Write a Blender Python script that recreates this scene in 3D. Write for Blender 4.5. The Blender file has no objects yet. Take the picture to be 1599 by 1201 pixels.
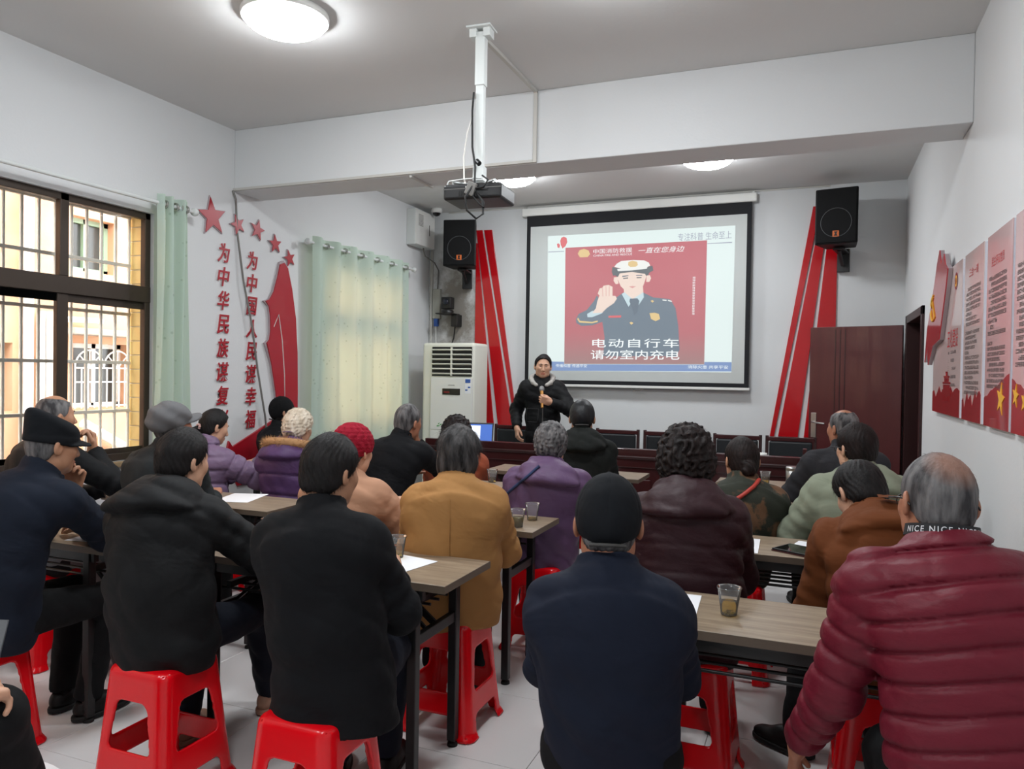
import bpy, bmesh, math, random
import numpy as np
from mathutils import Vector, Matrix
random.seed(7)
rng = np.random.default_rng(11)
SC = bpy.context.scene
COL = SC.collection
PI = math.pi

# ------------------------------------------------------------------ camera, world, exposure
def srgb(r, g, b):
    def l(c):
        c /= 255.0
        return c / 12.92 if c <= 0.04045 else ((c + 0.055) / 1.055) ** 2.4
    return (l(r), l(g), l(b), 1.0)

cam_d = bpy.data.cameras.new('camera')
cam_d.sensor_width = 36.0
cam_d.lens = 36.0 * 1180.0 / 1599.0
cam_d.clip_start = 0.05
cam = bpy.data.objects.new('camera', cam_d)
COL.objects.link(cam)
yaw, pitch, roll = math.radians(21.85), math.radians(-0.87), math.radians(0.897)
fw = Vector((-math.sin(yaw) * math.cos(pitch), math.cos(yaw) * math.cos(pitch), math.sin(pitch)))
rt = fw.cross(Vector((0, 0, 1))).normalized()
upv = rt.cross(fw)
rt2 = rt * math.cos(roll) + upv * math.sin(roll)
up2 = rt2.cross(fw)
cam.matrix_world = Matrix(((rt2.x, up2.x, -fw.x, 0), (rt2.y, up2.y, -fw.y, 0), (rt2.z, up2.z, -fw.z, 1.5), (0, 0, 0, 1)))
SC.camera = cam
SC.view_settings.view_transform = 'Standard'
SC.view_settings.look = 'None'
SC.view_settings.gamma = 1.0
SC.view_settings.use_curve_mapping = False
SC.view_settings.exposure = 0.95
LAMP = 36.0
SKY = 5.0
world = bpy.data.worlds.new('overcast_sky')
SC.world = world
world.use_nodes = True
wn = world.node_tree
bg = wn.nodes['Background']
bg.inputs[0].default_value = (0.93, 0.96, 1.0, 1)
bg.inputs[1].default_value = SKY

# ------------------------------------------------------------------ materials
MATS = {}
def mat(name, col, rough=0.6, metal=0.0, bump=None, var=None, coat=0.0, sheen=0.0, spec=0.5, stretch=None, crease=None):
    if name in MATS:
        return MATS[name]
    m = bpy.data.materials.new(name)
    m.use_nodes = True
    nt = m.node_tree
    b = nt.nodes['Principled BSDF']
    b.inputs['Base Color'].default_value = col
    b.inputs['Roughness'].default_value = rough
    b.inputs['Metallic'].default_value = metal
    b.inputs['Coat Weight'].default_value = coat
    b.inputs['Sheen Weight'].default_value = sheen
    b.inputs['Specular IOR Level'].default_value = spec
    if bump or var:
        tc = nt.nodes.new('ShaderNodeTexCoord')
        mp = nt.nodes.new('ShaderNodeMapping')
        if stretch:
            mp.inputs['Scale'].default_value = stretch
        nt.links.new(tc.outputs['Object'], mp.inputs['Vector'])
    if var:
        sc_, amt = var[0], var[1]
        nz = nt.nodes.new('ShaderNodeTexNoise')
        nz.inputs['Scale'].default_value = sc_
        nz.inputs['Detail'].default_value = 4
        nt.links.new(mp.outputs[0], nz.inputs['Vector'])
        mx = nt.nodes.new('ShaderNodeMix')
        mx.data_type = 'RGBA'
        c2 = var[2] if len(var) > 2 else tuple(max(0, c * (1 - amt)) for c in col[:3]) + (1,)
        mx.inputs[6].default_value = col
        mx.inputs[7].default_value = c2
        if len(var) > 3:
            rp = nt.nodes.new('ShaderNodeMapRange')
            rp.inputs[1].default_value, rp.inputs[2].default_value = var[3]
            nt.links.new(nz.outputs[0], rp.inputs[0])
            nt.links.new(rp.outputs[0], mx.inputs[0])
        else:
            nt.links.new(nz.outputs[0], mx.inputs[0])
        nt.links.new(mx.outputs[2], b.inputs['Base Color'])
    if bump:
        nb = nt.nodes.new('ShaderNodeTexNoise')
        nb.inputs['Scale'].default_value = bump[0]
        nb.inputs['Detail'].default_value = 5
        nt.links.new(mp.outputs[0], nb.inputs['Vector'])
        bp = nt.nodes.new('ShaderNodeBump')
        bp.inputs['Strength'].default_value = bump[1]
        bp.inputs['Distance'].default_value = 0.01
        nt.links.new(nb.outputs[0], bp.inputs['Height'])
        nt.links.new(bp.outputs[0], b.inputs['Normal'])
        if crease:
            n2 = nt.nodes.new('ShaderNodeTexNoise')
            n2.noise_type = 'RIDGED_MULTIFRACTAL' if crease[3] else 'FBM'
            n2.inputs['Scale'].default_value = crease[0]
            n2.inputs['Detail'].default_value = 3
            n2.inputs['Distortion'].default_value = 0.6
            nt.links.new(mp.outputs[0], n2.inputs['Vector'])
            b2 = nt.nodes.new('ShaderNodeBump')
            b2.inputs['Strength'].default_value = crease[1]
            b2.inputs['Distance'].default_value = crease[2]
            nt.links.new(n2.outputs[0], b2.inputs['Height'])
            nt.links.new(bp.outputs[0], b2.inputs['Normal'])
            nt.links.new(b2.outputs[0], b.inputs['Normal'])
    MATS[name] = m
    return m

def emis(name, col, strength):
    m = bpy.data.materials.new(name)
    m.use_nodes = True
    b = m.node_tree.nodes['Principled BSDF']
    b.inputs['Base Color'].default_value = col
    b.inputs['Emission Color'].default_value = col
    b.inputs['Emission Strength'].default_value = strength
    b.inputs['Roughness'].default_value = 0.9
    b.inputs['Specular IOR Level'].default_value = 0.1
    return m

def wood_mat():
    m = bpy.data.materials.new('grey oak laminate')
    m.use_nodes = True
    nt = m.node_tree
    b = nt.nodes['Principled BSDF']
    tc = nt.nodes.new('ShaderNodeTexCoord')
    mp = nt.nodes.new('ShaderNodeMapping')
    mp.inputs['Scale'].default_value = (1.6, 22, 22)
    nt.links.new(tc.outputs['Object'], mp.inputs['Vector'])
    nz = nt.nodes.new('ShaderNodeTexNoise')
    nz.inputs['Scale'].default_value = 2.2
    nz.inputs['Detail'].default_value = 8
    nz.inputs['Roughness'].default_value = 0.65
    nt.links.new(mp.outputs[0], nz.inputs['Vector'])
    cr = nt.nodes.new('ShaderNodeValToRGB')
    cr.color_ramp.elements[0].position = 0.3
    cr.color_ramp.elements[0].color = srgb(118, 101, 84)
    cr.color_ramp.elements[1].position = 0.72
    cr.color_ramp.elements[1].color = srgb(164, 146, 123)
    nt.links.new(nz.outputs[0], cr.inputs[0])
    nt.links.new(cr.outputs[0], b.inputs['Base Color'])
    b.inputs['Roughness'].default_value = 0.38
    return m

def glass_mat(name, tint, gloss=0.08, rough=0.02, milk=0.0):
    m = bpy.data.materials.new(name)
    m.use_nodes = True
    nt = m.node_tree
    for n in list(nt.nodes):
        nt.nodes.remove(n)
    o = nt.nodes.new('ShaderNodeOutputMaterial')
    t = nt.nodes.new('ShaderNodeBsdfTransparent')
    t.inputs[0].default_value = tint
    g = nt.nodes.new('ShaderNodeBsdfGlossy')
    g.inputs['Roughness'].default_value = rough
    fr = nt.nodes.new('ShaderNodeLayerWeight')
    fr.inputs[0].default_value = gloss
    mx = nt.nodes.new('ShaderNodeMixShader')
    nt.links.new(fr.outputs['Fresnel'], mx.inputs[0])
    if milk:
        df = nt.nodes.new('ShaderNodeBsdfDiffuse'); df.inputs[0].default_value = (0.9, 0.92, 0.92, 1)
        m2 = nt.nodes.new('ShaderNodeMixShader'); m2.inputs[0].default_value = milk
        nt.links.new(t.outputs[0], m2.inputs[1]); nt.links.new(df.outputs[0], m2.inputs[2])
        nt.links.new(m2.outputs[0], mx.inputs[1])
    else:
        nt.links.new(t.outputs[0], mx.inputs[1])
    nt.links.new(g.outputs[0], mx.inputs[2])
    nt.links.new(mx.outputs[0], o.inputs[0])
    return m

def curtain_mat():
    m = bpy.data.materials.new('pale green curtain cloth')
    m.use_nodes = True
    nt = m.node_tree
    for n in list(nt.nodes):
        nt.nodes.remove(n)
    o = nt.nodes.new('ShaderNodeOutputMaterial')
    tc = nt.nodes.new('ShaderNodeTexCoord')
    vo = nt.nodes.new('ShaderNodeTexVoronoi')
    vo.inputs['Scale'].default_value = 16
    nz = nt.nodes.new('ShaderNodeTexNoise')
    nz.inputs['Scale'].default_value = 30
    nt.links.new(tc.outputs['Object'], vo.inputs['Vector'])
    nt.links.new(tc.outputs['Object'], nz.inputs['Vector'])
    lt = nt.nodes.new('ShaderNodeMath')
    lt.operation = 'MULTIPLY_ADD'
    lt.inputs[1].default_value = 0.25
    nt.links.new(nz.outputs[0], lt.inputs[0])
    nt.links.new(vo.outputs['Distance'], lt.inputs[2])
    mr = nt.nodes.new('ShaderNodeMapRange')
    mr.inputs[1].default_value, mr.inputs[2].default_value = 0.22, 0.30
    nt.links.new(lt.outputs[0], mr.inputs[0])
    mx = nt.nodes.new('ShaderNodeMix')
    mx.data_type = 'RGBA'
    mx.inputs[6].default_value = srgb(164, 184, 178)
    mx.inputs[7].default_value = srgb(198, 214, 210)
    nt.links.new(mr.outputs[0], mx.inputs[0])
    d = nt.nodes.new('ShaderNodeBsdfDiffuse')
    t = nt.nodes.new('ShaderNodeBsdfTranslucent')
    nt.links.new(mx.outputs[2], d.inputs[0])
    t.inputs[0].default_value = srgb(222, 238, 196)
    ms = nt.nodes.new('ShaderNodeMixShader')
    ms.inputs[0].default_value = 0.36
    nt.links.new(d.outputs[0], ms.inputs[1])
    nt.links.new(t.outputs[0], ms.inputs[2])
    nt.links.new(ms.outputs[0], o.inputs[0])
    return m

WALL = mat('white wall paint', srgb(220, 222, 223), 0.75, bump=(60, 0.06), var=(0.9, 0.06))
def wall_back_mat():
    m = WALL.copy()
    m.name = 'white wall paint with damp stains'
    nt = m.node_tree
    b = nt.nodes['Principled BSDF']
    tc = nt.nodes.new('ShaderNodeTexCoord')
    # damp mould patch low between the corner and the first red stripe
    ds = nt.nodes.new('ShaderNodeVectorMath'); ds.operation = 'SUBTRACT'
    ds.inputs[1].default_value = (-3.95, 8.0, 2.2)
    sc = nt.nodes.new('ShaderNodeVectorMath'); sc.operation = 'MULTIPLY'
    sc.inputs[1].default_value = (2.6, 0.0, 1.15)
    ln = nt.nodes.new('ShaderNodeVectorMath'); ln.operation = 'LENGTH'
    nt.links.new(tc.outputs['Object'], ds.inputs[0]); nt.links.new(ds.outputs[0], sc.inputs[0]); nt.links.new(sc.outputs[0], ln.inputs[0])
    nz = nt.nodes.new('ShaderNodeTexNoise'); nz.inputs['Scale'].default_value = 5; nz.inputs['Detail'].default_value = 7; nz.inputs['Roughness'].default_value = 0.7
    nt.links.new(tc.outputs['Object'], nz.inputs['Vector'])
    ad = nt.nodes.new('ShaderNodeMath'); ad.operation = 'MULTIPLY_ADD'; ad.inputs[1].default_value = -1.9
    nt.links.new(nz.outputs[0], ad.inputs[0]); nt.links.new(ln.outputs['Value'], ad.inputs[2])
    mr = nt.nodes.new('ShaderNodeMapRange'); mr.inputs[1].default_value = 0.05; mr.inputs[2].default_value = -0.6
    mr.inputs[3].default_value = 0.0; mr.inputs[4].default_value = 0.85
    nt.links.new(ad.outputs[0], mr.inputs[0])
    mx = nt.nodes.new('ShaderNodeMix'); mx.data_type = 'RGBA'
    mx.inputs[7].default_value = srgb(120, 112, 100)
    old = b.inputs['Base Color'].links[0].from_socket
    nt.links.new(old, mx.inputs[6]); nt.links.new(mr.outputs[0], mx.inputs[0]); nt.links.new(mx.outputs[2], b.inputs['Base Color'])
    return m
WALLB = wall_back_mat()
CEIL = mat('matt ceiling paint', srgb(220, 220, 219), 0.9, bump=(40, 0.05), var=(0.6, 0.07))
TILE = mat('polished off-white floor tile', srgb(224, 222, 221), 0.24, var=(3.0, 0.06), bump=(6, 0.02))
GROUT = mat('grey grout', srgb(120, 116, 112), 0.9)
WOOD = wood_mat()
WOODE = mat('laminate edge band', srgb(112, 98, 84), 0.5, var=(30, 0.2), stretch=(1, 8, 8))
BLK = mat('black powder coated steel', srgb(22, 22, 23), 0.42, bump=(300, 0.03))
BLKP = mat('black plastic', srgb(20, 20, 21), 0.4)
RUB = mat('black rubber', srgb(14, 14, 14), 0.7)
REDP = mat('glossy red plastic', srgb(228, 6, 22), 0.22, bump=(70, 0.015), spec=0.5)
REDA = mat('red acrylic', srgb(190, 16, 26), 0.18, coat=0.4, var=(1.2, 0.12))
REDM = mat('crimson acrylic board', srgb(168, 22, 38), 0.35, coat=0.2)
WHTP = mat('white plastic', srgb(226, 226, 222), 0.45)
CREAM = mat('cream plastic', srgb(224, 224, 212), 0.42)
WHTE = mat('white enamelled steel', srgb(214, 218, 216), 0.35)
STEEL = mat('brushed steel', srgb(186, 186, 184), 0.3, metal=1.0)
BRONZE = mat('bronze brown aluminium', srgb(62, 52, 44), 0.45, metal=0.3)
MAHO = mat('dark mahogany veneer', srgb(66, 18, 20), 0.32, var=(2.2, 0.45), stretch=(1.0, 10, 10), coat=0.25)
DOORM = mat('red-brown door veneer', srgb(84, 26, 28), 0.4, var=(3.0, 0.25), stretch=(10, 10, 1), coat=0.15)
DARKW = mat('dark wood frame', srgb(46, 16, 16), 0.4)
LEATH = mat('black leatherette', srgb(26, 30, 34), 0.4, bump=(180, 0.08))
PAPER = mat('white paper', srgb(236, 238, 242), 0.8)
CURT = curtain_mat()
GLASS = glass_mat('window glass', (0.97, 0.98, 0.98, 1))
CUPM = glass_mat('clear plastic cup', (0.97, 0.98, 0.98, 1), 0.22, 0.1, 0.10)
TEA = glass_mat('pale tea', (0.86, 0.72, 0.30, 1), 0.15, 0.05)
TEAD = mat('dark green tea', srgb(84, 72, 24), 0.2)
LEAF = mat('steeped tea leaves', srgb(104, 92, 24), 0.6, var=(80, 0.6))
INK = mat('dark grey print', srgb(96, 84, 82), 0.8)
INKR = mat('red print', srgb(176, 24, 34), 0.7)
GOLD = mat('golden yellow print', srgb(232, 176, 44), 0.6)
GREEN = mat('green print', srgb(60, 150, 70), 0.6)
BLUE = mat('blue print', srgb(52, 92, 168), 0.6)
CABLE = mat('grey cable sheath', srgb(120, 118, 114), 0.6)

# ------------------------------------------------------------------ mesh helpers
class MB:
    def __init__(s):
        s.v = []; s.f = []; s.sm = []
    def add(s, vs, fs, smooth=False):
        o = len(s.v)
        s.v += [tuple(map(float, v)) for v in vs]
        s.f += [tuple(i + o for i in f) for f in fs]
        s.sm += [smooth] * len(fs)
        return s
    def box(s, x0, x1, y0, y1, z0, z1):
        vs = [(x, y, z) for z in (z0, z1) for y in (y0, y1) for x in (x0, x1)]
        return s.add(vs, [(0, 2, 3, 1), (4, 5, 7, 6), (0, 1, 5, 4), (2, 6, 7, 3), (0, 4, 6, 2), (1, 3, 7, 5)])
    def obox(s, c, half, M):
        c = Vector(c)
        vs = []
        for z in (-1, 1):
            for y in (-1, 1):
                for x in (-1, 1):
                    vs.append(c + M @ Vector((x * half[0], y * half[1], z * half[2])))
        return s.add(vs, [(0, 2, 3, 1), (4, 5, 7, 6), (0, 1, 5, 4), (2, 6, 7, 3), (0, 4, 6, 2), (1, 3, 7, 5)])
    def bar(s, a, b, w, t, up=(0, 0, 1)):
        a, b = Vector(a), Vector(b)
        d = (b - a); L = d.length; d.normalize()
        x = d.cross(Vector(up))
        if x.length < 1e-4:
            x = d.cross(Vector((1, 0, 0)))
        x.normalize(); y = x.cross(d)
        M = Matrix((x, d, y)).transposed()
        return s.obox((a + b) / 2, (w / 2, L / 2, t / 2), M)
    def tube(s, pts, r, n=8, caps=True):
        pts = [Vector(p) for p in pts]
        m = len(pts)
        rr = r if isinstance(r, (list, tuple)) else [r] * m
        rings = []
        ref = None
        for i, p in enumerate(pts):
            d = (pts[min(i + 1, m - 1)] - pts[max(i - 1, 0)])
            d.normalize()
            if ref is None:
                ref = Vector((0, 0, 1)) if abs(d.z) < 0.9 else Vector((1, 0, 0))
            x = d.cross(ref); x.normalize(); y = d.cross(x); ref = -y if False else ref
            rings.append([p + (x * math.cos(2 * PI * k / n) + y * math.sin(2 * PI * k / n)) * rr[i] for k in range(n)])
        vs = [v for r_ in rings for v in r_]
        fs = []
        for i in range(m - 1):
            for k in range(n):
                a, b = i * n + k, i * n + (k + 1) % n
                fs.append((a, b, b + n, a + n))
        s.add(vs, fs, True)
        if caps:
            s.add(rings[0], [tuple(range(n))]); s.add(rings[-1], [tuple(reversed(range(n)))])
        return s
    def lathe(s, prof, c=(0, 0, 0), n=24, axis='z', smooth=True):
        vs = []; fs = []
        for (r, z) in prof:
            for k in range(n):
                a = 2 * PI * k / n
                p = (r * math.cos(a), r * math.sin(a), z)
                if axis == 'x': p = (p[2], p[0], p[1])
                if axis == 'y': p = (p[0], p[2], p[1])
                vs.append((p[0] + c[0], p[1] + c[1], p[2] + c[2]))
        for i in range(len(prof) - 1):
            for k in range(n):
                a, b = i * n + k, i * n + (k + 1) % n
                fs.append((a, b, b + n, a + n))
        return s.add(vs, fs, smooth)
    def prism(s, poly, t0, t1, plane='xz'):
        """polygon in a plane, extruded along the third axis from t0 to t1"""
        def P(u, v, t):
            return {'xz': (u, t, v), 'yz': (t, u, v), 'xy': (u, v, t)}[plane]
        n = len(poly)
        vs = [P(u, v, t0) for u, v in poly] + [P(u, v, t1) for u, v in poly]
        fs = [tuple(range(n)), tuple(reversed(range(n, 2 * n)))]
        for i in range(n):
            j = (i + 1) % n
            fs.append((i, i + n, j + n, j))
        return s.add(vs, fs)
    def build(s, name, m, parent=None, bevel=0.0, loc=None, segs=2, fix=True):
        me = bpy.data.meshes.new(name)
        me.from_pydata(s.v, [], s.f)
        me.polygons.foreach_set('use_smooth', s.sm)
        if fix:
            bm = bmesh.new(); bm.from_mesh(me)
            bmesh.ops.recalc_face_normals(bm, faces=bm.faces)
            bm.to_mesh(me); bm.free()
        return link(name, me, m, parent, bevel, loc, segs)

def link(name, me, m, parent=None, bevel=0.0, loc=None, segs=2):
    o = bpy.data.objects.new(name, me)
    if m is not None:
        if isinstance(m, (list, tuple)):
            for k in m: me.materials.append(k)
        else:
            me.materials.append(m)
    COL.objects.link(o)
    if loc is not None:
        o.location = loc
    if parent is not None:
        o.parent = parent
    if bevel > 0:
        b = o.modifiers.new('bevel', 'BEVEL')
        b.width = bevel; b.segments = segs; b.limit_method = 'ANGLE'; b.angle_limit = math.radians(40)
    return o

def empty(name, loc=(0, 0, 0), rz=0.0, label=None, cat=None, group=None):
    o = bpy.data.objects.new(name, None)
    o.empty_display_size = 0.1
    COL.objects.link(o)
    o.location = loc; o.rotation_euler = (0, 0, rz)
    tag(o, label, cat, group)
    return o
def tag(o, label=None, cat=None, group=None, kind=None):
    if label: o['label'] = label
    if cat: o['category'] = cat
    if group: o['group'] = group
    if kind: o['kind'] = kind
    return o
def struct(o):
    o['kind'] = 'structure'
    return o
def copy_tree(o, loc, rz, label):
    r = o.copy(); COL.objects.link(r); r.location = loc; r.rotation_euler = (0, 0, rz); r['label'] = label
    for ch in list(o.children):
        c = ch.copy(); COL.objects.link(c); c.parent = r
        for g in ch.children:
            d = g.copy(); COL.objects.link(d); d.parent = c
    return r

def text_data(body, shear=0.0, off=0.0, extrude=0.0, bevel=0.0, spacing=1.0):
    c = bpy.data.curves.new('glyphs', 'FONT')
    c.body = body; c.size = 1.0; c.shear = shear; c.offset = off; c.extrude = extrude; c.bevel_depth = bevel
    c.space_character = spacing; c.resolution_u = 3
    o = bpy.data.objects.new('glyphs', c)
    COL.objects.link(o)
    dg = bpy.context.evaluated_depsgraph_get()
    dg.update()
    me = bpy.data.meshes.new_from_object(o.evaluated_get(dg))
    bpy.data.objects.remove(o); bpy.data.curves.remove(c)
    me.materials.clear()
    n = len(me.vertices)
    co = np.empty(n * 3, np.float32); me.vertices.foreach_get('co', co)
    return me, co.reshape(-1, 3)
def text_box(name, body, m, parent, origin, ux, uz, x0, x1, z0, z1, depth=0.0, **kw):
    """letters fitted to the rectangle (x0..x1, z0..z1) of the plane origin + ux*x + uz*z; depth along the plane normal"""
    me, co = text_data(body, extrude=1.0 if depth else 0.0, **kw)
    lo, hi = co.min(0), co.max(0)
    sx = (x1 - x0) / max(hi[0] - lo[0], 1e-6); sz = (z1 - z0) / max(hi[1] - lo[1], 1e-6)
    ux, uz, o = np.array(ux, float), np.array(uz, float), np.array(origin, float)
    nn = np.cross(ux, uz)
    w = o + np.outer(x0 + (co[:, 0] - lo[0]) * sx, ux) + np.outer(z0 + (co[:, 1] - lo[1]) * sz, uz)
    if depth:
        w += np.outer((co[:, 2] - lo[2]) / (hi[2] - lo[2]) * depth, nn)
    me.vertices.foreach_set('co', w.astype(np.float32).ravel()); me.update()
    return link(name, me, m, parent)

# ------------------------------------------------------------------ room shell
XL, XR, YB, YF, ZC = -4.30, 0.77, 8.02, -2.6, 3.385
def wall_boxes(mb, axis, t0, t1, u0, u1, z0, z1, holes):
    """wall in the plane axis=x (u = y) or axis=y (u = x) with rectangular holes (u0,u1,z0,z1)"""
    us = sorted({u0, u1} | {h[0] for h in holes} | {h[1] for h in holes})
    zs = sorted({z0, z1} | {h[2] for h in holes} | {h[3] for h in holes})
    for i in range(len(us) - 1):
        for j in range(len(zs) - 1):
            cu, cz = (us[i] + us[i + 1]) / 2, (zs[j] + zs[j + 1]) / 2
            if any(h[0] < cu < h[1] and h[2] < cz < h[3] for h in holes):
                continue
            if axis == 'x': mb.box(t0, t1, us[i], us[i + 1], zs[j], zs[j + 1])
            else: mb.box(us[i], us[i + 1], t0, t1, zs[j], zs[j + 1])
W1 = (0.70, 3.97, 0.87, 2.57)
W2 = (5.90, 7.30, 0.90, 2.50)
mb = MB(); wall_boxes(mb, 'x', XL - 0.24, XL, YF - 0.2, YB + 0.2, -0.1, ZC + 0.1, [W1, W2])
wall_left = struct(mb.build('wall_left', WALL))
mb = MB(); wall_boxes(mb, 'y', YB, YB + 0.2, XL, XR, -0.1, ZC + 0.1, [])
wall_back = struct(mb.build('wall_back', WALLB))
DO = (6.58, 7.66, 0.0, 2.03)
mb = MB(); wall_boxes(mb, 'x', XR, XR + 0.2, YF - 0.2, YB + 0.2, -0.1, ZC + 0.1, [DO])
wall_right = struct(mb.build('wall_right', WALL))
mb = MB(); wall_boxes(mb, 'y', YF - 0.2, YF, XL, XR, -0.1, ZC + 0.1, [])
struct(mb.build('wall_front', WALL))
struct(MB().box(XL - 0.24, XR + 0.2, YF - 0.2, YB + 0.2, ZC, ZC + 0.15).build('ceiling', CEIL))
struct(MB().box(XL, XR, 4.75, 5.08, 2.90, ZC).build('trim_1', WALL, bevel=0.006))
# dim corridor behind the open doorway
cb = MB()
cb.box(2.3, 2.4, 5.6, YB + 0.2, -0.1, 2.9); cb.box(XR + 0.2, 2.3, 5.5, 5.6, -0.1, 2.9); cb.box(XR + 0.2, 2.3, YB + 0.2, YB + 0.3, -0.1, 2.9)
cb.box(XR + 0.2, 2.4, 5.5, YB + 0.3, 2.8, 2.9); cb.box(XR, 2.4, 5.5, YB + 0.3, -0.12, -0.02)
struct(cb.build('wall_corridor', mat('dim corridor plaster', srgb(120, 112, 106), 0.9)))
floor = struct(MB().box(XL - 0.2, XR + 0.2, YF - 0.2, YB + 0.2, -0.12, -0.004).build('floor', GROUT))
tile_me = None
for i in range(-6, 4):
    for j in range(-8, 11):
        x0, y0 = -0.987 + 0.6 * i, 2.05 + 0.6 * j
        if x0 + 0.6 < XL or x0 > XR or y0 + 0.6 < YF or y0 > YB:
            continue
        if tile_me is None:
            t = MB().box(-0.2988, 0.2988, -0.2988, 0.2988, -0.012, 0.0).build('tile', TILE, floor, bevel=0.0012, segs=1)
            tile_me = t
        else:
            t = tile_me.copy(); COL.objects.link(t)
        t.location = (x0 + 0.3, y0 + 0.3, 0)
        if x0 < XL - 0.19 or x0 + 0.6 > XR + 0.19:
            t.scale = (1, 1, 1)

# ---------- window_1: bronze sliding window with a steel grille outside
def window(n, W, mull, transom, bars=True):
    y0, y1, z0, z1 = W
    o = struct(empty('window_%d' % n, (XL - 0.09, (y0 + y1) / 2, z0)))
    def P(mb, name, m, bv=0.004, parent=o):
        ob = mb.build(name, m, parent, bevel=bv)
        ob.matrix_parent_inverse = Matrix.Translation(-Vector(o.location))
        return ob
    xa, xb = XL - 0.075, XL - 0.03
    f = MB()
    f.box(xa, xb, y0, y1, z0, z0 + 0.05); f.box(xa, xb, y0, y1, z1 - 0.045, z1); f.box(xa, xb, y0, y0 + 0.045, z0, z1); f.box(xa, xb, y1 - 0.045, y1, z0, z1)
    P(f, 'window_frame', BRONZE)
    P(MB().box(xa, xb + 0.004, y0, y1, transom - 0.05, transom + 0.06), 'transom', BRONZE)
    for m in mull:
        P(MB().box(xa, xb, m - 0.03, m + 0.03, transom + 0.06, z1), 'mullion', BRONZE)
        P(MB().box(xa, xb - 0.01, m - 0.04, m + 0.035, z0 + 0.04, transom), 'sash_stile', BRONZE)
    ed = [y0] + list(mull) + [y1]
    for k in range(len(ed) - 1):
        P(MB().box(XL - 0.058, XL - 0.054, ed[k] + 0.03, ed[k + 1] - 0.03, transom + 0.05, z1 - 0.03), 'pane', GLASS, 0)
        P(MB().box(XL - 0.052, XL - 0.048, ed[k] + 0.03, ed[k + 1] - 0.03, z0 + 0.04, transom - 0.03), 'pane', GLASS, 0)
        s = MB(); a, b = ed[k] + 0.03, ed[k + 1] - 0.03
        s.box(xa + 0.02, xb - 0.02, a, b, transom - 0.1, transom - 0.04); s.box(xa + 0.02, xb - 0.02, a, b, z0 + 0.04, z0 + 0.085)
        P(s, 'sash_rail', BRONZE)
    if bars:
        xg = -4.50
        GR = mat('painted white steel bar', srgb(226, 222, 212), 0.45, var=(12, 0.15))
        y = y1 - 0.03
        while y > y0:
            P(MB().tube([(xg, y, z0 - 0.02), (xg, y, z1 + 0.02)], 0.0105, 8), 'grille_bar', GR, 0)
            y -= 0.111
        for z in (2.55, 2.21, 1.87, 1.53, 1.195, 0.885):
            P(MB().box(xg - 0.012, xg + 0.012, y0, y1 - 0.02, z - 0.011, z + 0.011), 'grille_rail', GR, 0.002)
    return o
window(1, W1, [3.32, 2.62, 1.92, 1.25], 2.0)
window(2, W2, [6.6], 2.0)
YT = mat('yellow glazed wall tile', srgb(238, 218, 150), 0.35, var=(16, 0.2), bump=(24, 0.35))
for k in range(17):
    z = 0.885 + k * 0.1
    MB().box(-4.545, -4.378, 3.962, 3.974, z + 0.003, z + 0.097).build('tile', YT, wall_left, bevel=0.003, segs=1)
struct(MB().box(XL - 0.02, XL + 0.03, W1[0] - 0.03, W1[1] + 0.03, 0.835, 0.87).build('window_sill', mat('sill stone', srgb(150, 128, 96), 0.5, var=(8, 0.2)), wall_left, bevel=0.004))

# ---------- the building across the lane
PL = mat('weathered orange plaster', srgb(214, 172, 138), 0.9, var=(1.1, 0.3, srgb(196, 140, 104), (0.35, 0.7)), bump=(30, 0.2))
PLD = mat('grey cement band', srgb(176, 164, 150), 0.9, var=(3, 0.3))
DKG = mat('dark window glass', srgb(70, 72, 70), 0.2)
PVC = mat('white drain pipe', srgb(232, 230, 224), 0.5)
bx = -7.3
bld = empty('neighbour_building', (bx, 5.0, -0.1), 0, 'weathered orange plaster building seen through the barred window', 'building')
def B(mb, name, m, bv=0.0, parent=bld):
    ob = mb.build(name, m, parent, bevel=bv)
    ob.matrix_parent_inverse = Matrix.Translation(-Vector(bld.location))
    return ob
mb = MB(); wall_boxes(mb, 'x', bx - 0.3, bx, -6.0, 12.0, -0.1, 6.5, [(5.70, 6.40, 1.05, 1.75), (5.66, 6.22, 2.52, 3.1), (4.30, 5.05, 1.05, 1.72), (2.6, 3.5, 2.5, 3.4), (2.6, 3.5, 0.9, 1.75)])
B(mb, 'wall', PL)
B(MB().box(bx, bx + 0.09, -6, 12, 2.29, 2.36), 'ledge', PLD, 0.01)
B(MB().box(bx, bx + 0.22, 5.55, 6.55, 1.83, 1.90), 'canopy', PLD, 0.01)
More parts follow.
